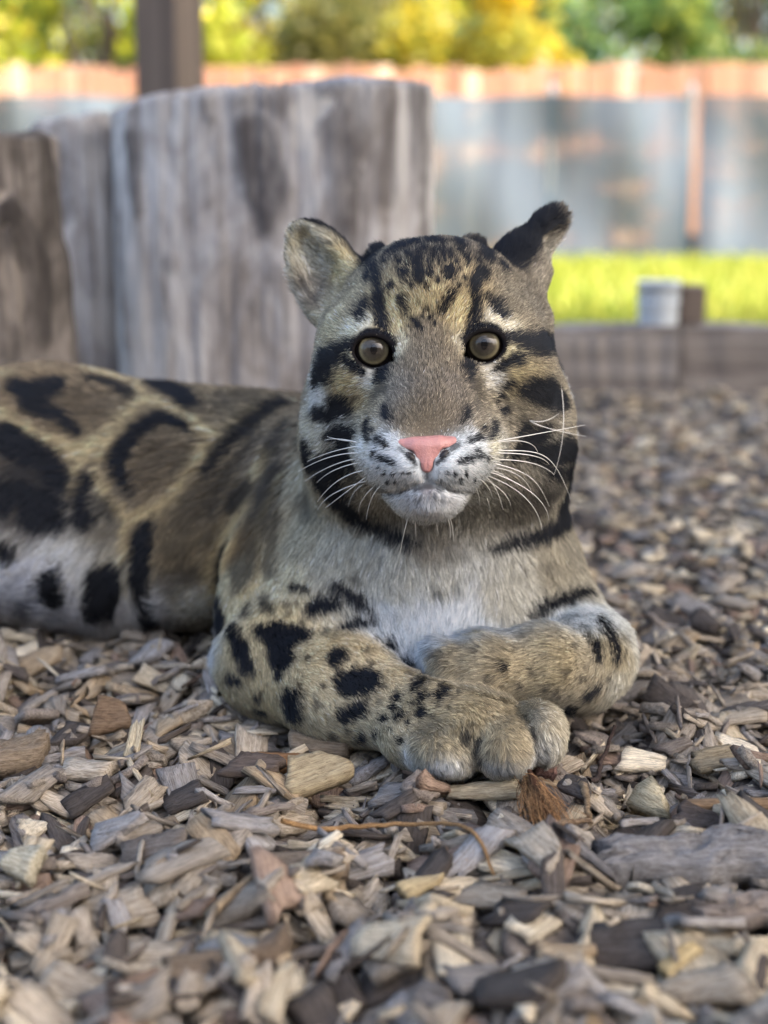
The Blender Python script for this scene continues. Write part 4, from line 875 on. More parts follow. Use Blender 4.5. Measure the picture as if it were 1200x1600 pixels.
# anchored at the lids themselves
def rim_anchor(i):
    ex, ey = EYES[i]; sx = -1 if i == 0 else 1
    a = []
    for t in np.linspace(0, 2*math.pi, 19):
        x = ex+31*math.cos(t); y = ey-27.5*math.sin(t)+4*math.cos(t)*(-sx if i == 0 else sx)*0
        a.append((W(x, y, .8), (10 if math.sin(t) > .25 else 6.5)*.8/FPX))
    return (a, 1.0, .8)
AM += [rim_anchor(0), rim_anchor(1)]
VC, VK = coat(LV, VZ[:, :3], None, VN)
nose_m = mask(LV, bare, None, .0004, .0006)
def eye_e(P):
    out = np.full(len(P), 9.0)
    for i, (ex, ey) in enumerate(EYES):
        fr_ = frame(roll=15*(1 if i else -1)); q = P-W(ex, ey+4, .805); q_ = .8/FPX
        e_ = np.sqrt(((q@fr_[0])/(31*q_))**2+((q@fr_[1])/(22.8*q_))**2)
        out = np.where(np.abs(q@fr_[2]) < .03, np.minimum(out, e_), out)
    return out
eye_d = eye_e(LV)
VC = VC*(1-nose_m[:, None])+S(60, 42, 42)*nose_m[:, None]  # bare skin darkened as shade about the nostrils
lid = np.clip((1.3-eye_d)/.12, 0, 1)[:, None]
VC = VC*(1-lid)+S(30, 27, 28)*lid
leopard = empty('clouded_leopard', (0.0, 0.95, 0.0))
tag(leopard, 'clouded leopard lying on wood chips with its forepaws crossed, looking at the camera', 'clouded leopard')
def under(o): return o
bm_ = mesh_np('body', LV, LF)
point_color(bm_, 'coat', VC*0.8)
ms = NT('leopard_skin'); ms.base(ms.attr('coat').outputs['Color'], .8); ms.b.inputs['Specular IOR Level'].default_value = .1
body = link('body', bm_, ms.m, leopard)
# --- fur
dV = np.full(len(LV), 1.0, np.float32)
_, _, dep = PROJ(LV)
head = np.clip((LV[:, 2]-.115)/.02, 0, 1)*np.clip((.93-LV[:, 1])/.03, 0, 1)*np.clip((LV[:, 0]+.085)/.02, 0, 1)
legs = np.clip((.9-LV[:, 1])/.03, 0, 1)
dens = .55e6+1.9e6*legs+2.6e6*head                        # hairs per square metre
dens *= np.where(VN@FCAM < -.35, .35, 1.0)
dens *= np.clip((LV[:, 2]-.004)/.004, 0, 1)*(1-nose_m)*np.clip((eye_d-1.06)/.06, 0, 1)
dens *= np.where(LV[:, 0] < -.36, .5, 1.0)
td = dens[tri].mean(1)*area
N = int(td.sum())
cdf = np.cumsum(td); ti = np.searchsorted(cdf, rng.random(N)*cdf[-1]); ti = np.minimum(ti, len(tri)-1)
u = rng.random((N, 2)).astype(np.float32); fl = u.sum(1) > 1; u[fl] = 1-u[fl]
bw = np.column_stack([1-u.sum(1), u])
def at_root(A): return (A[tri[ti]]*bw[:, :, None]).sum(1)
P0 = at_root(LV); N0 = at_root(VN); N0 /= np.linalg.norm(N0, axis=1)[:, None]
Z0 = at_root(VZ); F0 = at_root(VF)
F0 = F0-(F0*N0).sum(1)[:, None]*N0; F0 /= np.linalg.norm(F0, axis=1)[:, None]+1e-9
B0 = np.cross(N0, F0)
jit = rng.normal(0, .7, N).astype(np.float32)
hd = np.minimum(*[np.linalg.norm(P0-W(ex, ey, .803), axis=1) for ex, ey in EYES])
near_eye = np.clip((hd-.010)/.010, 0, 1)
ln = Z0[:, 3]*rng.uniform(.65, 1.2, N)*(.3+.7*near_eye)*(1+.15*noise3(P0, 90, 11))
nd = np.linalg.norm(P0-hit(667, 705)[0], axis=1); ln *= .6+.4*np.clip((nd-.014)/.010, 0, 1)
md = mask(P0, anchor([M((600,769,3),(630,768,3),(668,754,3),(706,767,3),(736,767,3))]), None, .0003, .001)
ln *= 1-.4*md
lift = Z0[:, 4]*rng.uniform(.6, 1.4, N)
cl = np.stack([noise3(P0, 150, 21), noise3(P0, 150, 22)], 1)*.28+np.stack([noise3(P0, 420, 23), noise3(P0, 420, 24)], 1)*.22
side = cl[:, 0]+rng.normal(0, .14, N)
lift = lift*(1+.9*cl[:, 1])
D1 = F0+N0*lift[:, None]*1.6+B0*side[:, None]; D1 /= np.linalg.norm(D1, axis=1)[:, None]
D2 = F0+N0*(lift*.5)[:, None]+B0*(side*1.5+rng.normal(0, .12, N))[:, None]; D2 /= np.linalg.norm(D2, axis=1)[:, None]
K = 4
pts = np.empty((N, K, 3), np.float32)
pts[:, 0] = P0-N0*.0006
for k in range(1, K):
    t = (k-.5)/(K-1); D = D1*(1-t)+D2*t
    pts[:, k] = pts[:, k-1]+D*(ln/(K-1))[:, None]
cell = np.where(P0[:, 2] > .12, .0026, .0034)[:, None]
key = np.floor((P0+np.stack([noise3(P0, 300, 31), noise3(P0, 300, 32), noise3(P0, 300, 33)], 1)*.0012)/cell).astype(np.int64)
_, inv = np.unique(key[:, 0]*1000003+key[:, 1]*10007+key[:, 2], return_inverse=True)
cnt_ = np.bincount(inv)[:, None]
for k, wgt in ((2, .22), (3, .42)):
    mean = np.stack([np.bincount(inv, pts[:, k, c_]) for c_ in range(3)], 1)/cnt_
    f_ = (wgt*rng.uniform(.4, 1.3, N))[:, None]
    pts[:, k] += (mean[inv]-pts[:, k])*f_
cb = rng.normal(0, 1, len(cnt_))[inv]
pts[:, :, 2] = np.maximum(pts[:, :, 2], .001)
rad = np.where(P0[:, 1] > .98, .00022, .00013)[:, None]*np.array([1, .95, .75, .25])[None]*rng.uniform(.8, 1.3, N)[:, None]
# agouti: hairs differ, and are banded towards the tip
pm = P0+.68*((pts[:, 3]-P0)-((pts[:, 3]-P0)*N0).sum(1)[:, None]*N0)   # where the hair shows
HC, HK = coat(pm.astype(np.float32), Z0[:, :3], jit, N0)
bright = np.exp(rng.normal(0, 1, N)*(.34+.16*np.clip((P0[:, 2]-.12)/.02, 0, 1))+cb*.10); grey = np.clip(1-HK*1.6, 0, 1)
br = 1+(bright-1)*(.35+.65*grey)
col = np.empty((N, K, 4), np.float32); col[:, :, 3] = 1
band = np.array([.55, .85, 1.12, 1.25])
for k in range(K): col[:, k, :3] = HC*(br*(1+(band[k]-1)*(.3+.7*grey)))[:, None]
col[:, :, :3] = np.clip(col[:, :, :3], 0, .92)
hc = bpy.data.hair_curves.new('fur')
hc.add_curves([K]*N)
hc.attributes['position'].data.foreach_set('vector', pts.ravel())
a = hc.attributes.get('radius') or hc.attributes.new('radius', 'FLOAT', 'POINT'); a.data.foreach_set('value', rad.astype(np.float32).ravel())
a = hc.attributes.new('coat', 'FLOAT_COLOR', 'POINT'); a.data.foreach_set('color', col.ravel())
NS = N0+.35*D1; NS /= np.linalg.norm(NS, axis=1)[:, None]
a = hc.attributes.new('lie', 'FLOAT_VECTOR', 'CURVE'); a.data.foreach_set('vector', NS.astype(np.float32).ravel())
mf = NT('leopard_fur')
mf.t.nodes.remove(mf.b)
df = mf.n('BsdfDiffuse'); mf.l(mf.attr('coat').outputs['Color'], df.inputs['Color']); mf.l(mf.attr('lie').outputs['Vector'], df.inputs['Normal'])
hr = mf.n('BsdfHair', component='Reflection'); hr.inputs['Color'].default_value = (.5, .53, .6, 1); hr.inputs['RoughnessU'].default_value = .35; hr.inputs['RoughnessV'].default_value = .8
mx = mf.n('MixShader'); mx.inputs[0].default_value = .06
mf.l(df.outputs[0], mx.inputs[1]); mf.l(hr.outputs[0], mx.inputs[2]); mf.l(mx.outputs[0], mf.out.inputs['Surface'])
fur = link('fur', hc, mf.m, leopard)
print('hairs', N, round(time.time()-T0, 1))
# --- eyes
def cap_mesh(name, c, r, half_w, half_h, ax, rings=10, seg=40, bulge=0.0):
    """a cap of the eyeball, seen from along ax[2]"""
    V = [c+ax[2]*(r+bulge)]; q = [0.0]; F = []
    for i in range(1, rings+1):
        f = i/rings
        for j in range(seg):
            t = 2*math.pi*j/seg; x = half_w*f*math.cos(t); y = half_h*f*math.sin(t)
            V.append(c+ax[0]*x+ax[1]*y+ax[2]*(math.sqrt(max(r*r-x*x-y*y, 0))+bulge*(1-f*f))); q.append(f)
    for j in range(seg): F.append((0, 1+j, 1+(j+1) % seg, 1+(j+1) % seg))
    me = bpy.data.meshes.new(name)
    faces = [(0, 1+j, 1+(j+1) % seg) for j in range(seg)]
    for i in range(rings-1):
        for j in range(seg):
            a = 1+i*seg+j; b = 1+i*seg+(j+1) % seg
            faces.append((a, a+seg, b+seg, b))
    me.from_pydata([tuple(v) for v in V], [], faces)
    me.polygons.foreach_set('use_smooth', [True]*len(faces))
    at = me.attributes.new('edge', 'FLOAT', 'POINT'); at.data.foreach_set('value', q)
    return me
def gloss(m, rough=.02):
    m.b.inputs['Roughness'].default_value = .5; m.b.inputs['Specular IOR Level'].default_value = .05; m.b.inputs['Coat Weight'].default_value = 1.0; m.b.inputs['Coat IOR'].default_value = 1.45; m.b.inputs['Coat Roughness'].default_value = rough
mi = NT('iris'); e_ = mi.attr('edge').outputs['Fac']
tc = mi.n('TexCoord').outputs['Object']
st = mi.noise(tc, 900, 3)
cr = mi.ramp(e_, [(0, S(38, 34, 31)), (.3, S(54, 49, 43)), (.66, S(78, 72, 60)), (.86, S(136, 127, 98)), (.95, S(50, 43, 33)), (1, S(24, 20, 18))])
mi.base(mi.mix(.35, cr, mi.ramp(st, [(.3, (.25, .25, .25)), (.7, (1, 1, 1))]), 'MULTIPLY')); gloss(mi)
mw = NT('eyeball'); mw.base(S(38, 32, 30)); gloss(mw)
mp = NT('pupil'); mp.base(S(16, 15, 15)); gloss(mp)
for ex, ey in EYES:
    c = W(ex, ey, .8145); r = .0128
    v = CAM-c; v = v/np.linalg.norm(v)
    rt = np.cross(UP, v); rt /= np.linalg.norm(rt); up_ = np.cross(v, rt); ax = (rt, up_, v)
    bpy.ops.mesh.primitive_uv_sphere_add(segments=40, ring_count=24, radius=r-.0004, location=(0, 0, 0))
    o = bpy.context.object; o.name = 'eye'; o.data.name = 'eye'; o.data.materials.append(mw.m)
    o.data.polygons.foreach_set('use_smooth', [True]*len(o.data.polygons))
    o.parent = leopard; o.location = Vector(c)-leopard.location
    i_ = link('iris', cap_mesh('iris', np.zeros(3), r, .0091, .0091, ax, bulge=.0006), mi.m, o)
    p_ = link('pupil', cap_mesh('pupil', np.zeros(3), r+.0008, .0019, .0030, ax, 4, 20), mp.m, o)
# --- nose leather
nd_ = float((hit(667, 700)[0]-CAM)@FWD)
nf = Field(np.arange(-.004, .052, .00045)+W(600, 700, nd_)[0], np.arange(-.022, .016, .00045)+W(667, 700, nd_)[1], np.arange(-.022, .016, .00045)+W(667, 706, nd_)[2])
def NR(a, b, k=.003, op='add'): nf.cone(W(*a[:3]), a[3]*a[2]/FPX, W(*b[:3]), b[3]*b[2]/FPX, k, op, .02)
dn = nd_+.0012
NR((627, 694, dn+.0012, 10.5), (650, 698, dn, 14), .003); NR((707, 691, dn+.0012, 10.5), (684, 696, dn, 14), .003)
NR((650, 698, dn, 14), (684, 696, dn, 14), .003)
NR((667, 700, dn, 16), (667, 722, dn-.001, 12), .003); NR((652, 708, dn+.0005, 10), (682, 706, dn+.0005, 10), .003)
NR((656, 712, dn-.0004, 11), (667, 730, dn-.0012, 7), .002); NR((678, 711, dn-.0004, 11), (667, 730, dn-.0012, 7), .002)
NR((640, 711, dn-.003, 5.5), (632, 704, dn+.001, 4), .002, 'sub'); NR((640, 711, dn-.003, 6), (645, 716, dn+.001, 5), .002, 'sub')
NR((695, 708, dn-.003, 5.5), (703, 701, dn+.001, 4), .002, 'sub'); NR((695, 708, dn-.003, 6), (690, 714, dn+.001, 5), .002, 'sub')
NR((667, 712, dn-.0066, 1.8), (667, 733, dn-.0045, 1.8), .001, 'sub')
nv, nq = nf.mesh(); nv = smooth(nv, nq, 2, .4)
mn = NT('nose_leather'); tc = mn.n('TexCoord').outputs['Object']
vo = mn.n('TexVoronoi'); vo.inputs['Scale'].default_value = 1100; mn.l(tc, vo.inputs['Vector'])
mn.base(mn.mix(mn.noise(tc, 180, 3), S(176, 120, 115), S(198, 146, 138)), .42)
mn.bump(vo.outputs['Distance'], .4, .0005); mn.b.inputs['Subsurface Weight'].default_value = .08; mn.b.inputs['Subsurface Radius'].default_value = (.004, .0015, .001); mn.b.inputs['Subsurface Scale'].default_value = .5
nose = link('nose', mesh_np('nose', nv, nq), mn.m, leopard)
md_ = NT('nostril'); md_.base(S(24, 18, 18), .5)  # dark plugs stand in for the shade inside the nostrils
for sx, pts_ in ((-1, [(634, 707), (640, 712), (645, 718), (651, 725)]), (1, [(702, 704), (695, 709), (690, 716), (684, 723)])):
    path = bezier([W(x, y, dn-.0036+.0003*i) for i, (x, y) in enumerate(pts_)], 12)
    V, F = tube(path, np.sin(np.linspace(.12, math.pi-.12, 12))**.7*7.2*.76/FPX, 10)
    me = mesh_np('nostril', V, F)
    link('nostril', me, md_.m, leopard)
# --- whiskers
WH = [[(564,693),(530,686),(507,688)],[(562,690),(536,688),(511,682)],[(564,697),(522,705),(480,721)],[(562,716),(518,728),(476,752)],[(566,722),(524,734),(495,754)],[(574,734),(530,750),(496,784)],[(576,742),(542,768),(508,794)],[(582,749),(524,770),(496,797)],[(580,752),(556,766),(544,792)],[(600,756),(582,776),(572,812)],[(640,800),(632,830),(625,862)],[(648,804),(649,820),(650,838)],[(680,804),(682,818),(685,834)],[(694,800),(702,818),(704,840)],[(566,708),(516,714),(466,737)],[(590,756),(568,778),(560,800)],
 [(772,690),(860,674),(914,664)],[(772,692),(819,690),(840,706)],[(774,704),(832,704),(871,724),(892,780)],[(772,708),(832,712),(858,726)],[(774,718),(832,724),(866,742)],[(764,722),(814,734),(845,760),(858,791)],[(766,730),(810,743),(832,773)],[(756,732),(784,741),(810,760)],[(758,742),(821,778),(847,828)],[(762,736),(832,771),(858,813)],[(749,741),(771,758),(786,796)],[(752,746),(785,768),(798,791)],[(741,743),(760,758),(770,778)],[(732,752),(745,765),(750,791)],[(746,762),(760,778),(766,799)],[(700,800),(706,820),(709,845)],[(876,600),(880,672),(866,741)],[(826,655),(853,668),(916,682)],[(826,656),(850,658),(873,646)]]
mwh = NT('whisker'); mwh.base(S(226, 222, 214), .35); mwh.b.inputs['Transmission Weight'].default_value = 0
for wpts in WH:
    # pass a curve through the measured points
    P_ = []
    for i, (x, y) in enumerate(wpts):
        v = FWD + (x-600)/FPX*RGT - (y-800)/FPX*UP
        r_ = bvh.ray_cast(Vector(CAM), Vector(v).normalized())
        sd = float((np.array(r_[0])-CAM)@FWD) if r_[0] is not None else 2.0
        if i == 0: d0 = min(sd, .85); P_.append(W(x, y, d0+.001))
        else: P_.append(W(x, y, min(d0+.018*i, sd-.012)))
    P_ = np.array(P_)
    if len(P_) == 3: ctrl = [P_[0], 2*P_[1]-.5*(P_[0]+P_[2]), P_[2]]
    else: ctrl = [P_[0], P_[1]+.5*(P_[1]-P_[0])*.6, P_[2]+.4*(P_[2]-P_[3]), P_[3]]
    path = bezier(ctrl, 14)
    L_ = np.linalg.norm(P_[-1]-P_[0]); rr = (.00034 if L_ > .02 else .00024)*(1-.72*np.linspace(0, 1, 14))
    V, F = tube(path, rr)
    link('whisker', mesh_np('whisker', V, F), mwh.m, leopard)
print('leopard done', round(time.time()-T0, 1))
# ================================================================ wood chips
mc = NT('wood_chip'); gco = mc.attr('grain').outputs['Vector']; tint = mc.attr('tint').outputs['Color']
g1 = mc.noise(mc.mapv(gco, (.05, .62, .62)), 1.0, 5, .7); g2 = mc.noise(mc.mapv(gco, (.5, .7, .7)), .35, 4, .6); g3 = mc.noise(mc.mapv(gco, (.10, 1.7, 1.7)), 1.0, 3, .6)
c = mc.mix(mc.math('MULTIPLY', mc.ramp(g1, [(.34, (1, 1, 1)), (.58, (0, 0, 0))]), .8), tint, mc.mix(1.0, tint, (.38, .34, .30), 'MULTIPLY'))
c = mc.mix(mc.math('MULTIPLY', mc.ramp(g2, [(.5, (0, 0, 0)), (.72, (1, 1, 1))]), .5), c, mc.mix(1.0, tint, (1.35, 1.33, 1.3), 'MULTIPLY'))
c = mc.mix(mc.math('MULTIPLY', mc.ramp(g3, [(.38, (1, 1, 1)), (.47, (0, 0, 0))]), .6), c, mc.mix(1.0, tint, (.3, .27, .24), 'MULTIPLY'))
mc.base(c, .85); mc.b.inputs['Specular IOR Level'].default_value = .25
mc.bump(mc.math('ADD', g1, mc.math('MULTIPLY', g3, .6)), 1.0, .0022)
def chip_template(r, nu, nv, kind):
    """unit slab, grain along x, broken ends, uneven faces; returns verts, quads"""
    u = np.linspace(-.5, .5, nu+1); v = np.linspace(-.5, .5, nv+1)
    endA = r.normal(0, .05, nv+1)+r.uniform(-.38, .38)*v; endB = r.normal(0, .05, nv+1)+r.uniform(-.38, .38)*v
    wa, wb = (r.uniform(.8, 1.05, 2) if r.random() < .65 else np.array([1.0, r.uniform(.3, .7)])); bow = r.uniform(-.10, .10); belly = r.uniform(-.04, .08)
    cut = r.uniform(0, .3, 4)*(r.random(4) < .3)
    top = np.zeros((nu+1, nv+1, 3)); bot = np.zeros_like(top)
    curl = r.uniform(-.25, .25); tw = r.uniform(-.35, .35)
    th0, th1 = r.uniform(.55, 1.25, 2)
    for i in range(nu+1):
        s = u[i]+.5
        for j in range(nv+1):
            q = v[j]*2
            x = u[i]+(endA[j]*(1-s)**2+endB[j]*s**2)
            wdt = (wa*(1-s)+wb*s)+belly*math.sin(math.pi*s)
            y = v[j]*wdt+bow*(s-.5)**2*2
            cx_ = 1-((1-s)**3*cut[0 if q < 0 else 1]+s**3*cut[2 if q < 0 else 3])*abs(q)
            x *= cx_
            n1 = r.normal(0, .10)*min(1, 5/nu)**1.5
            edge = max(abs(q), 0)**3
            h = (th0*(1-s)+th1*s)
            zz = curl*(q*q-.4)+tw*q*(s-.5)*2
            top[i, j] = (x, y, .5*h*(1-.10*edge)+n1+zz)
            bot[i, j] = (x+r.normal(0, .02), y*r.uniform(.9, 1.05), -.5*h*(1-.1*edge)+zz+r.normal(0, .06))
    V = np.concatenate([top.reshape(-1, 3), bot.reshape(-1, 3)])
    n = (nu+1)*(nv+1); I = np.arange(n).reshape(nu+1, nv+1)
    F = [np.stack([I[:-1, :-1], I[1:, :-1], I[1:, 1:], I[:-1, 1:]], -1).reshape(-1, 4), n+np.stack([I[:-1, :-1], I[:-1, 1:], I[1:, 1:], I[1:, :-1]], -1).reshape(-1, 4)]
    ring = np.concatenate([I[:, 0], I[-1, 1:], I[::-1, -1][1:], I[0, ::-1][1:-1]])
    nx_ = np.roll(ring, -1)
    F.append(np.stack([ring, n+ring, n+nx_, nx_], -1))
    return V, np.concatenate(F)
rc = np.random.default_rng(21)
TPL = [chip_template(rc, 5, 3, 0) for _ in range(70)]; TPS = [chip_template(rc, 2, 2, 0) for _ in range(30)]
PAL = [((167, 157, 144), 30), ((187, 174, 155), 24), ((145, 135, 126), 18), ((208, 193, 166), 14), ((238, 225, 199), 11), ((91, 83, 77), 15), ((159, 137, 121), 6), ((162, 157, 153), 16), ((182, 162, 134), 7)]
PALC = np.array([S(*c) for c, _ in PAL]); PALW = np.array([w_ for _, w_ in PAL], float); PALW /= PALW.sum()
HX0, HX1, HY0, HY1, HS = -1.45, 1.75, .30, 2.62, .003
NX, NY = int((HX1-HX0)/HS), int((HY1-HY0)/HS)
HM = np.full((NX, NY), -.020, np.float32)
def rest(x, y, yaw, L, Wd, th, settle=.55, maxtilt=.55):
    """lay a chip on the pile: plane through the heights under it"""
    ca, sa = math.cos(yaw), math.sin(yaw)
    nu, nv = max(int(L/HS), 2), max(int(Wd/HS), 2)
    U, Vv = np.meshgrid((np.arange(nu)+.5)/nu-.5, (np.arange(nv)+.5)/nv-.5, indexing='ij')
    U = U.ravel()*L*.9; Vv = Vv.ravel()*Wd*.9
    gx = ((x+U*ca-Vv*sa-HX0)/HS).astype(int); gy = ((y+U*sa+Vv*ca-HY0)/HS).astype(int)
    if gx.min() < 0 or gy.min() < 0 or gx.max() >= NX or gy.max() >= NY: return None
    h = HM[gx, gy]
    m = h.mean(); su = (U*U).sum()+1e-9; sv = (Vv*Vv).sum()+1e-9
    bu = np.clip((U*(h-m)).sum()/su, -maxtilt, maxtilt); bv = np.clip((Vv*(h-m)).sum()/sv, -maxtilt, maxtilt)
    res = h-(m+bu*U+bv*Vv)
    z = m+settle*res.max()*.6
    pl = z+bu*U+bv*Vv+th
    HM[gx, gy] = np.maximum(h, pl)
    return z+th*.5, bu, bv
def orient(yaw, bu, bv):
    X = np.array([math.cos(yaw), math.sin(yaw), 0]); Y = np.array([-math.sin(yaw), math.cos(yaw), 0])
    X = X+np.array([0, 0, bu]); X /= np.linalg.norm(X)
    Y = Y+np.array([0, 0, bv]); Y -= X*(X@Y); Y /= np.linalg.norm(Y)
    return np.stack([X, Y, np.cross(X, Y)])
chips = []
def body_gap(x, y):
    r_ = bvh.ray_cast(Vector((x, y, -.06)), Vector((0, 0, 1)), .2)
    return r_[0].z if r_[0] is not None else 1.0
def scatter(n, y0, y1, lmin, lmax, seed, small, sliver=False, edge=0.0):
    r = np.random.default_rng(seed); k = 0
    while k < n:
        k += 1
        y = y0+(y1-y0)*r.random(); hw = y*.285+.07+edge
        x = r.uniform(-hw, hw)
        if edge and abs(x) < hw-edge: continue
        L = math.exp(r.uniform(math.log(lmin), math.log(lmax))); Wd = L*r.uniform(.38, .78) if not r.random() < .14 else L*r.uniform(.14, .26); th = r.uniform(.10, .24)*Wd+.0014
        if sliver: Wd = r.uniform(.0012, .003)
        if L > .03: Wd = min(Wd, .022)
        th = min(th, .0065)
        gap = body_gap(x, y)
        if gap < .05:
            i_, j_ = int((x-HX0)/HS), int((y-HY0)/HS)
            if HM[i_, j_]+th > gap-.002: continue
        yaw = r.uniform(0, 2*np.pi)
        q = rest(x, y, yaw, L, Wd, th)
        if q is None: continue
        bu = q[1]+r.normal(0, .10); bv = q[2]+r.normal(0, .12)
        if r.random() < .07: bv += r.choice([-1, 1])*r.uniform(.3, .8); q = (q[0]+.003, 0, 0)
        ti_ = r.choice(len(PALC), p=PALW)
        chips.append((x, y, q[0], yaw, bu, bv, L, Wd, th, small, int(r.integers(0, 1000)), PALC[ti_]*r.uniform(.78, 1.22), r.uniform(0, 900, 3)))
scatter(7000, .40, 1.15, .005, .012, 1, True)
scatter(4200, .40, 1.15, .012, .030, 2, False)
scatter(6000, 1.15, 2.50, .012, .034, 3, True)
scatter(3000, .40, 1.10, .004, .009, 6, True)
scatter(3800, .40, 1.15, .013, .033, 4, False)
scatter(700, .42, 1.10, .004, .010, 7, True)
scatter(1500, .42, 1.15, .016, .040, 5, False)
scatter(450, .42, 1.15, .012, .030, 8, True, True)
scatter(9000, .34, 1.3, .012, .032, 9, True, edge=.28)
scatter(9000, 1.3, 2.5, .014, .036, 10, True, edge=.45)
def chip_verts(c):
    x, y, z, yaw, bu, bv, L, Wd, th, small, t_, tc_, off = c
    V, F = (TPS if small else TPL)[t_ % (30 if small else 70)]
    loc = V*np.array([L, Wd, th])
    return loc, F, orient(yaw, bu, bv), np.array([x, y, z]), tc_, (loc*1000)+off
def chip_mesh(name, loc, F, col, grain):
    me = mesh_np(name, loc, F, False)
    point_color(me, 'tint', np.repeat(col[None], len(loc), 0))
    a_ = me.attributes.new('grain', 'FLOAT_VECTOR', 'POINT'); a_.data.foreach_set('vector', grain.astype(np.float32).ravel())
    return me
# the 300 that show largest: near, in frame, on top of the pile
score = []
for i, c in enumerate(chips):
    px, py, d = PROJ(np.array(c[:3]))
    vis = 12 < px < 1188 and 600 < py < 1588
    i_, j_ = int((c[0]-HX0)/HS), int((c[1]-HY0)/HS)
    buried = HM[i_, j_]-(c[2]+c[8]*.5)
    sz = c[6]*c[7]/d**2
    if vis:
        v = Vector(np.array(c[:3])+[0, 0, .004])-Vector(CAM); r_ = bvh.ray_cast(Vector(CAM), v.normalized(), v.length-.003)
        if r_[0] is not None: vis = False
    score.append(sz if vis and buried < .0025 else 0)
order = np.argsort(score)[::-1]; pick = set(order[:300].tolist())
VV = []; FF = []; CC = []; GG = []; nb = 0
def chip_label(c, col_):
    lum = col_.mean(); warm = col_[0]/max(col_[2], 1e-4)
    tone = 'pale' if lum > .34 else 'reddish' if warm > 2.05 and lum < .2 else 'tan' if lum > .24 else 'dark' if lum < .11 else 'grey' if warm < 1.42 else 'grey brown'
    form = 'narrow sliver' if c[7] < .32*c[6] else 'broad chip' if c[6]*c[7] > 4.2e-4 else 'small chip' if c[6] < .02 else 'long chip' if c[7] < .5*c[6] else 'blocky chip'
    x, y, d = PROJ(np.array(c[:3]))
    lr = 'left' if x < 400 else 'middle' if x < 800 else 'right'
    if y < 1120: where = 'beside the flank' if x < 500 else 'behind the right foreleg'
    elif y < 1260: where = {'left': 'left of the forelegs', 'middle': 'just under the front paw', 'right': 'right of the front paw'}[lr]
    elif y < 1400: where = {'left': 'in the sharp row at left', 'middle': 'near the curved twig', 'right': 'near the fibre tuft at right'}[lr]
    elif y < 1500: where = 'in the blurred foreground at '+lr
    else: where = 'along the bottom edge at '+lr
    return '%s %s of wood lying %s' % (tone, form, where)
for i, c in enumerate(chips):
    loc, F, A, p, col_, gr = chip_verts(c)
    if i in pick:
        o = link('wood_chip', chip_mesh('wood_chip', loc, F, col_, gr), mc.m)
        o.matrix_world = Matrix.Translation(Vector(p)) @ Matrix(A.T.tolist()).to_4x4()
        tag(o, chip_label(c, col_), 'wood chip', 'loose wood chips before the leopard')
    else:
        VV.append(loc@A+p); FF.append(F+nb); nb += len(loc); CC.append(np.repeat(col_[None], len(loc), 0)); GG.append(gr)
me = chip_mesh('wood_chip_mulch', np.concatenate(VV), np.concatenate(FF), np.zeros(3), np.concatenate(GG))
point_color_arr = np.ones((nb, 4), np.float32); point_color_arr[:, :3] = np.concatenate(CC); me.attributes['tint'].data.foreach_set('color', point_color_arr.ravel())
o = link('wood_chip_mulch', me, mc.m); tag(o, 'bed of weathered grey brown wood chips covering the ground', 'wood chips', kind='stuff')
print('chips', len(chips), nb, round(time.time()-T0, 1))
def hm(x, y):
    i_, j_ = int((x-HX0)/HS), int((y-HY0)/HS); return float(HM[max(i_-2, 0):i_+3, max(j_-2, 0):j_+3].max()) if 0 <= i_ < NX and 0 <= j_ < NY else 0.0
def special(name, px, py, Lpx, Wpx, th, yaw, col, label, cat='wood chip', tilt=(0, 0), seed=0, nu=9, nv=5, lift=0.0, group=None, rough=0.0):
    Lpx *= .88; Wpx *= .88
    g_ = GND(px, py, .004); d = PROJ(g_)[2]; L, Wd = Lpx*d/FPX, Wpx*d/FPX
    r = np.random.default_rng(500+seed); V, F = chip_template(r, nu, nv, 0)
    loc = V*np.array([L, Wd, th]); loc[:, 2] += rough*(fbm(loc*[.25, 1, .3], 160, seed)+.5*noise3(loc*[.4, 1, 1], 420, seed)); loc[:, 1] += rough*.8*noise3(loc*[1, .2, 0], 90, seed+3); z = hm(g_[0], g_[1])*.6+.002+th*.35+lift+abs(tilt[1])*Wd*.35+abs(tilt[0])*L*.35
    o = link(name, chip_mesh(name, loc, F, S(*col), loc*1000+r.uniform(0, 900, 3)), mc.m)
    o.matrix_world = Matrix.Translation(Vector((g_[0], g_[1], z))) @ Matrix(orient(math.radians(yaw), *tilt).T.tolist()).to_4x4()
    tag(o, label, cat, group); return o
special('bark_block', 24, 1215, 120, 95, .014, 20, (142, 126, 106), 'largest thick brown bark block cut by the left edge', 'bark', (0, .35), 1, 14, 9, rough=.003)
special('wood_chip', 178, 1160, 62, 75, .006, 4, (128, 106, 84), 'squarish brown chip standing tilted left of the forepaw', 'wood chip', (0, .9), 2)
special('wood_chip', 492, 1246, 100, 80, .008, 28, (182, 166, 134), 'big pale chip with ridged grain below the left foreleg', 'wood chip', (.1, .45), 3)
special('wood_chip', 1020, 1280, 96, 72, .011, -70, (212, 198, 164), 'thick pale sawn block right of the fibre tuft', 'wood chip', (.12, .55), 44, 2, 2)
special('wood_chip', 755, 1262, 140, 40, .005, 6, (190, 178, 152), 'long pale sliver lying left of the fibre tuft', 'wood chip', (.03, .25), 5)
special('wood_chip', 398, 1250, 92, 62, .006, -3, (100, 88, 80), 'wide dark chip with lengthwise grain below the foreleg', 'wood chip', (0, .35), 6)
special('wood_chip', 852, 1238, 66, 40, .006, 80, (128, 98, 88), 'reddish chip leaning against the front paw', 'wood chip', (.3, .4), 7)
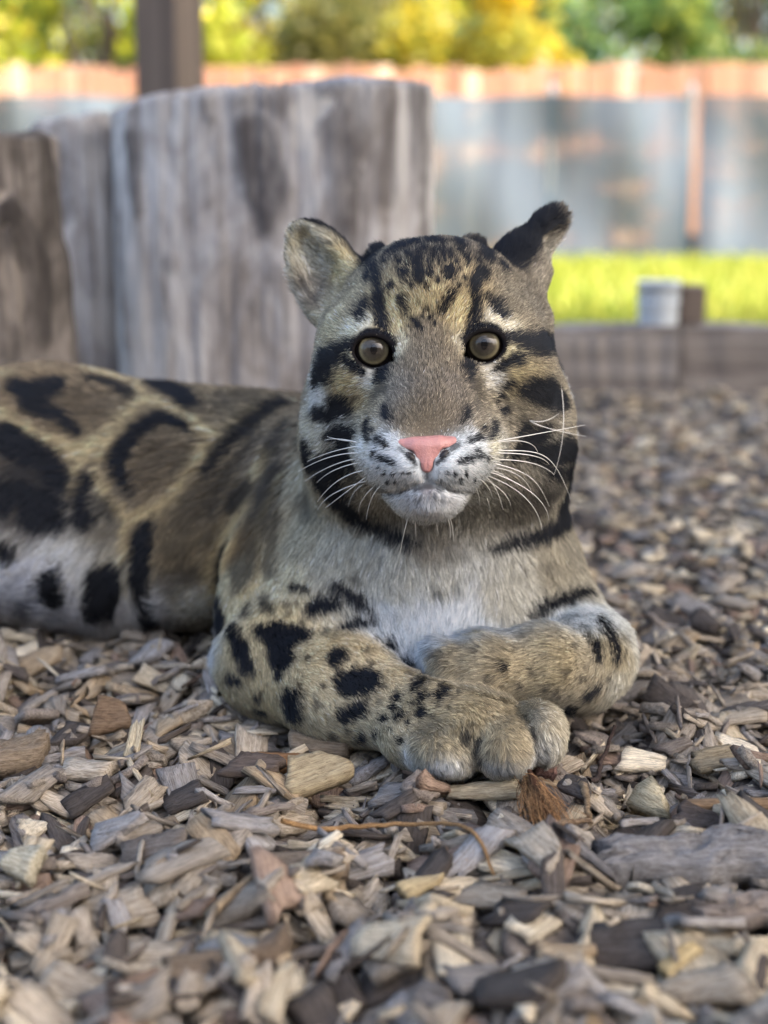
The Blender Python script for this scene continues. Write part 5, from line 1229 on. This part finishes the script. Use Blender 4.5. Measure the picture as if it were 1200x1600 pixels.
special('wood_chip', 212, 1232, 80, 26, .005, 84, (186, 174, 148), 'narrow pale splinter standing upright among darker chips', 'wood chip', (.8, .2), 8)
special('wood_chip', 440, 1212, 100, 44, .007, -8, (150, 112, 76), 'orange brown chip below the elbow', 'wood chip', (0, .3), 9)
special('wood_chip', 500, 1180, 110, 60, .008, -14, (136, 122, 104), 'broad rounded chip beneath the forearm', 'wood chip', (0, .3), 10)
special('wood_chip', 1150, 1304, 190, 34, .007, 3, (140, 116, 90), 'long flat brown strip of wood at the right edge', 'wood strip', (0, .3), 11, 14, 4)
special('wood_chip', 1090, 1325, 84, 66, .006, -20, (96, 86, 80), 'dark flat chip beside the long brown strip', 'wood chip', (0, .4), 12)
special('wood_chip', 430, 1548, 40, 130, .009, -28, (126, 110, 94), 'large blurred chip lying lengthwise at the bottom edge', 'wood chip', (.3, .1), 13)
special('wood_chip', 310, 1592, 130, 80, .009, 2, (136, 118, 98), 'broad blurred slab at the bottom edge left of centre', 'wood chip', (0, .5), 14)
special('wood_chip', 366, 1548, 86, 52, .008, -15, (142, 142, 142), 'smooth grey blurred chip like a pebble near the bottom', 'wood chip', (0, .25), 15)
special('wood_chip', 40, 1400, 80, 64, .007, -35, (206, 196, 170), 'pale cream chip blurred near the left edge', 'wood chip', (.1, .4), 16)
special('wood_chip', 1058, 1572, 90, 36, .006, 38, (206, 184, 138), 'bright yellowish splinter near the lower right corner', 'wood chip', (.2, .3), 17)
special('wood_chip', 460, 1395, 180, 66, .009, 4, (142, 126, 108), 'wide blurred plank shaped chip left of the thin twig', 'wood chip', (0, .35), 18, 12, 5)
special('wood_chip', 660, 1430, 84, 40, .006, 28, (196, 176, 136), 'yellow tan chip in the middle foreground', 'wood chip', (.1, .35), 19)
special('wood_chip', 1120, 1215, 100, 60, .006, 12, (160, 146, 120), 'wide tan chip right of the forepaws', 'wood chip', (.05, .3), 20)
special('wood_slab', 1085, 1400, 330, 95, .016, 7, (140, 138, 138), 'large grey weathered wood slab reaching in at the right edge', 'wood slab', (.02, .30), 21, 30, 12, rough=.005)
special('wood_slab', 1190, 1480, 200, 60, .014, -4, (150, 138, 128), 'smaller pale wood slab under the large grey slab at right', 'wood slab', (0, .35), 22, 20, 9, rough=.004)
# twigs
def twig(name, pts, r0, col, label, seed=0):
    P_ = []
    for x, y, up_ in pts:
        g_ = GND(x, y, .012); P_.append((g_[0], g_[1], max(hm(g_[0], g_[1])*.8, .004)+up_))
    P_ = np.array(P_); t = np.linspace(0, 1, len(P_)); tt = np.linspace(0, 1, 26)
    path = np.stack([np.interp(tt, t, P_[:, k]) for k in range(3)], 1)
    for _ in range(4): path[1:-1] = path[1:-1]*.5+(path[:-2]+path[2:])*.25
    path += np.random.default_rng(seed).normal(0, .0004, path.shape)
    V, F = tube(path, r0*(1-.5*tt)+.0002, 6)
    o = link(name, chip_mesh(name, V, np.array(F), S(*col), V*1000), mc.m); tag(o, label, 'twig'); return o
twig('twig', [(440, 1322, .004), (500, 1312, .006), (570, 1304, .007), (640, 1306, .008), (700, 1328, .008), (745, 1360, .006), (770, 1392, .003)], .0013, (170, 134, 92), 'thin curved tan twig lying across the chips below the paw', 1)
twig('twig', [(918, 1244, .002), (934, 1224, .006), (938, 1200, .010), (960, 1182, .014)], .0016, (70, 56, 50), 'short dark bent twig right of the front paw', 2)
twig('twig', [(905, 1262, .002), (914, 1285, .006), (922, 1302, .004)], .0022, (150, 130, 104), 'short straight stick stub beside the fibre tuft', 3)
twig('twig', [(845, 1340, .003), (880, 1322, .007), (922, 1308, .008)], .0020, (142, 120, 96), 'stubby brown stick just below the fibre tuft', 4)
# fibre tuft
b0 = GND(826, 1240, .018); b1 = GND(862, 1312, .013); dT = PROJ(b0)[2]
Vt = []; Ft = []; nb2 = 0; r = np.random.default_rng(77)
tuft = empty('fibre_tuft', (b1[0], b1[1], .0)); tag(tuft, 'reddish brown tuft of dry bark fibres below the front paw', 'fibre tuft')
for q in range(420):
    s0 = r.normal(0, .0020, 3); spread = r.normal(0, .55)
    A_ = b0+s0+[0, 0, .006]; E_ = b1+np.array([spread*.010, r.normal(0, .004), r.uniform(-.004, .016)])
    mid = (A_+E_)/2+np.array([spread*.004+r.normal(0, .0025), r.normal(0, .003), .003+r.normal(0, .004)])
    V, F = tube(bezier([A_, mid, A_+(E_-A_)*r.uniform(.6, 1.15)+r.normal(0, .002, 3)], 6), np.linspace(.00024, .00012, 6), 3)
    Vt.append(V-np.array(tuft.location)); Ft.append(np.array(F)+nb2); nb2 += len(V)
me = chip_mesh('fibres', np.concatenate(Vt), np.concatenate(Ft), np.zeros(3), np.concatenate(Vt)*1000)
cl_ = np.ones((nb2, 4), np.float32); cl_[:, :3] = np.repeat(np.array([S(196, 150, 104)*k for k in r.uniform(.2, 1.6, 420)]), 18, 0); me.attributes['tint'].data.foreach_set('color', cl_.ravel())
o = link('fibres', me, mc.m, tuft, (0, 0, 0)); o['kind'] = 'stuff'
V, F = tube(bezier([b0-np.array(tuft.location)+[0, 0, .013], (b0+b1)/2-np.array(tuft.location)+[0, 0, .012], b1-np.array(tuft.location)+[0, 0, .006]], 7), np.array([.0012, .0018, .002, .002, .002, .0015, .001]), 10)
link('core', chip_mesh('core', V, np.array(F), S(96, 62, 40), V*1000), mc.m, tuft, (0, 0, 0))
print('done', round(time.time()-T0, 1))
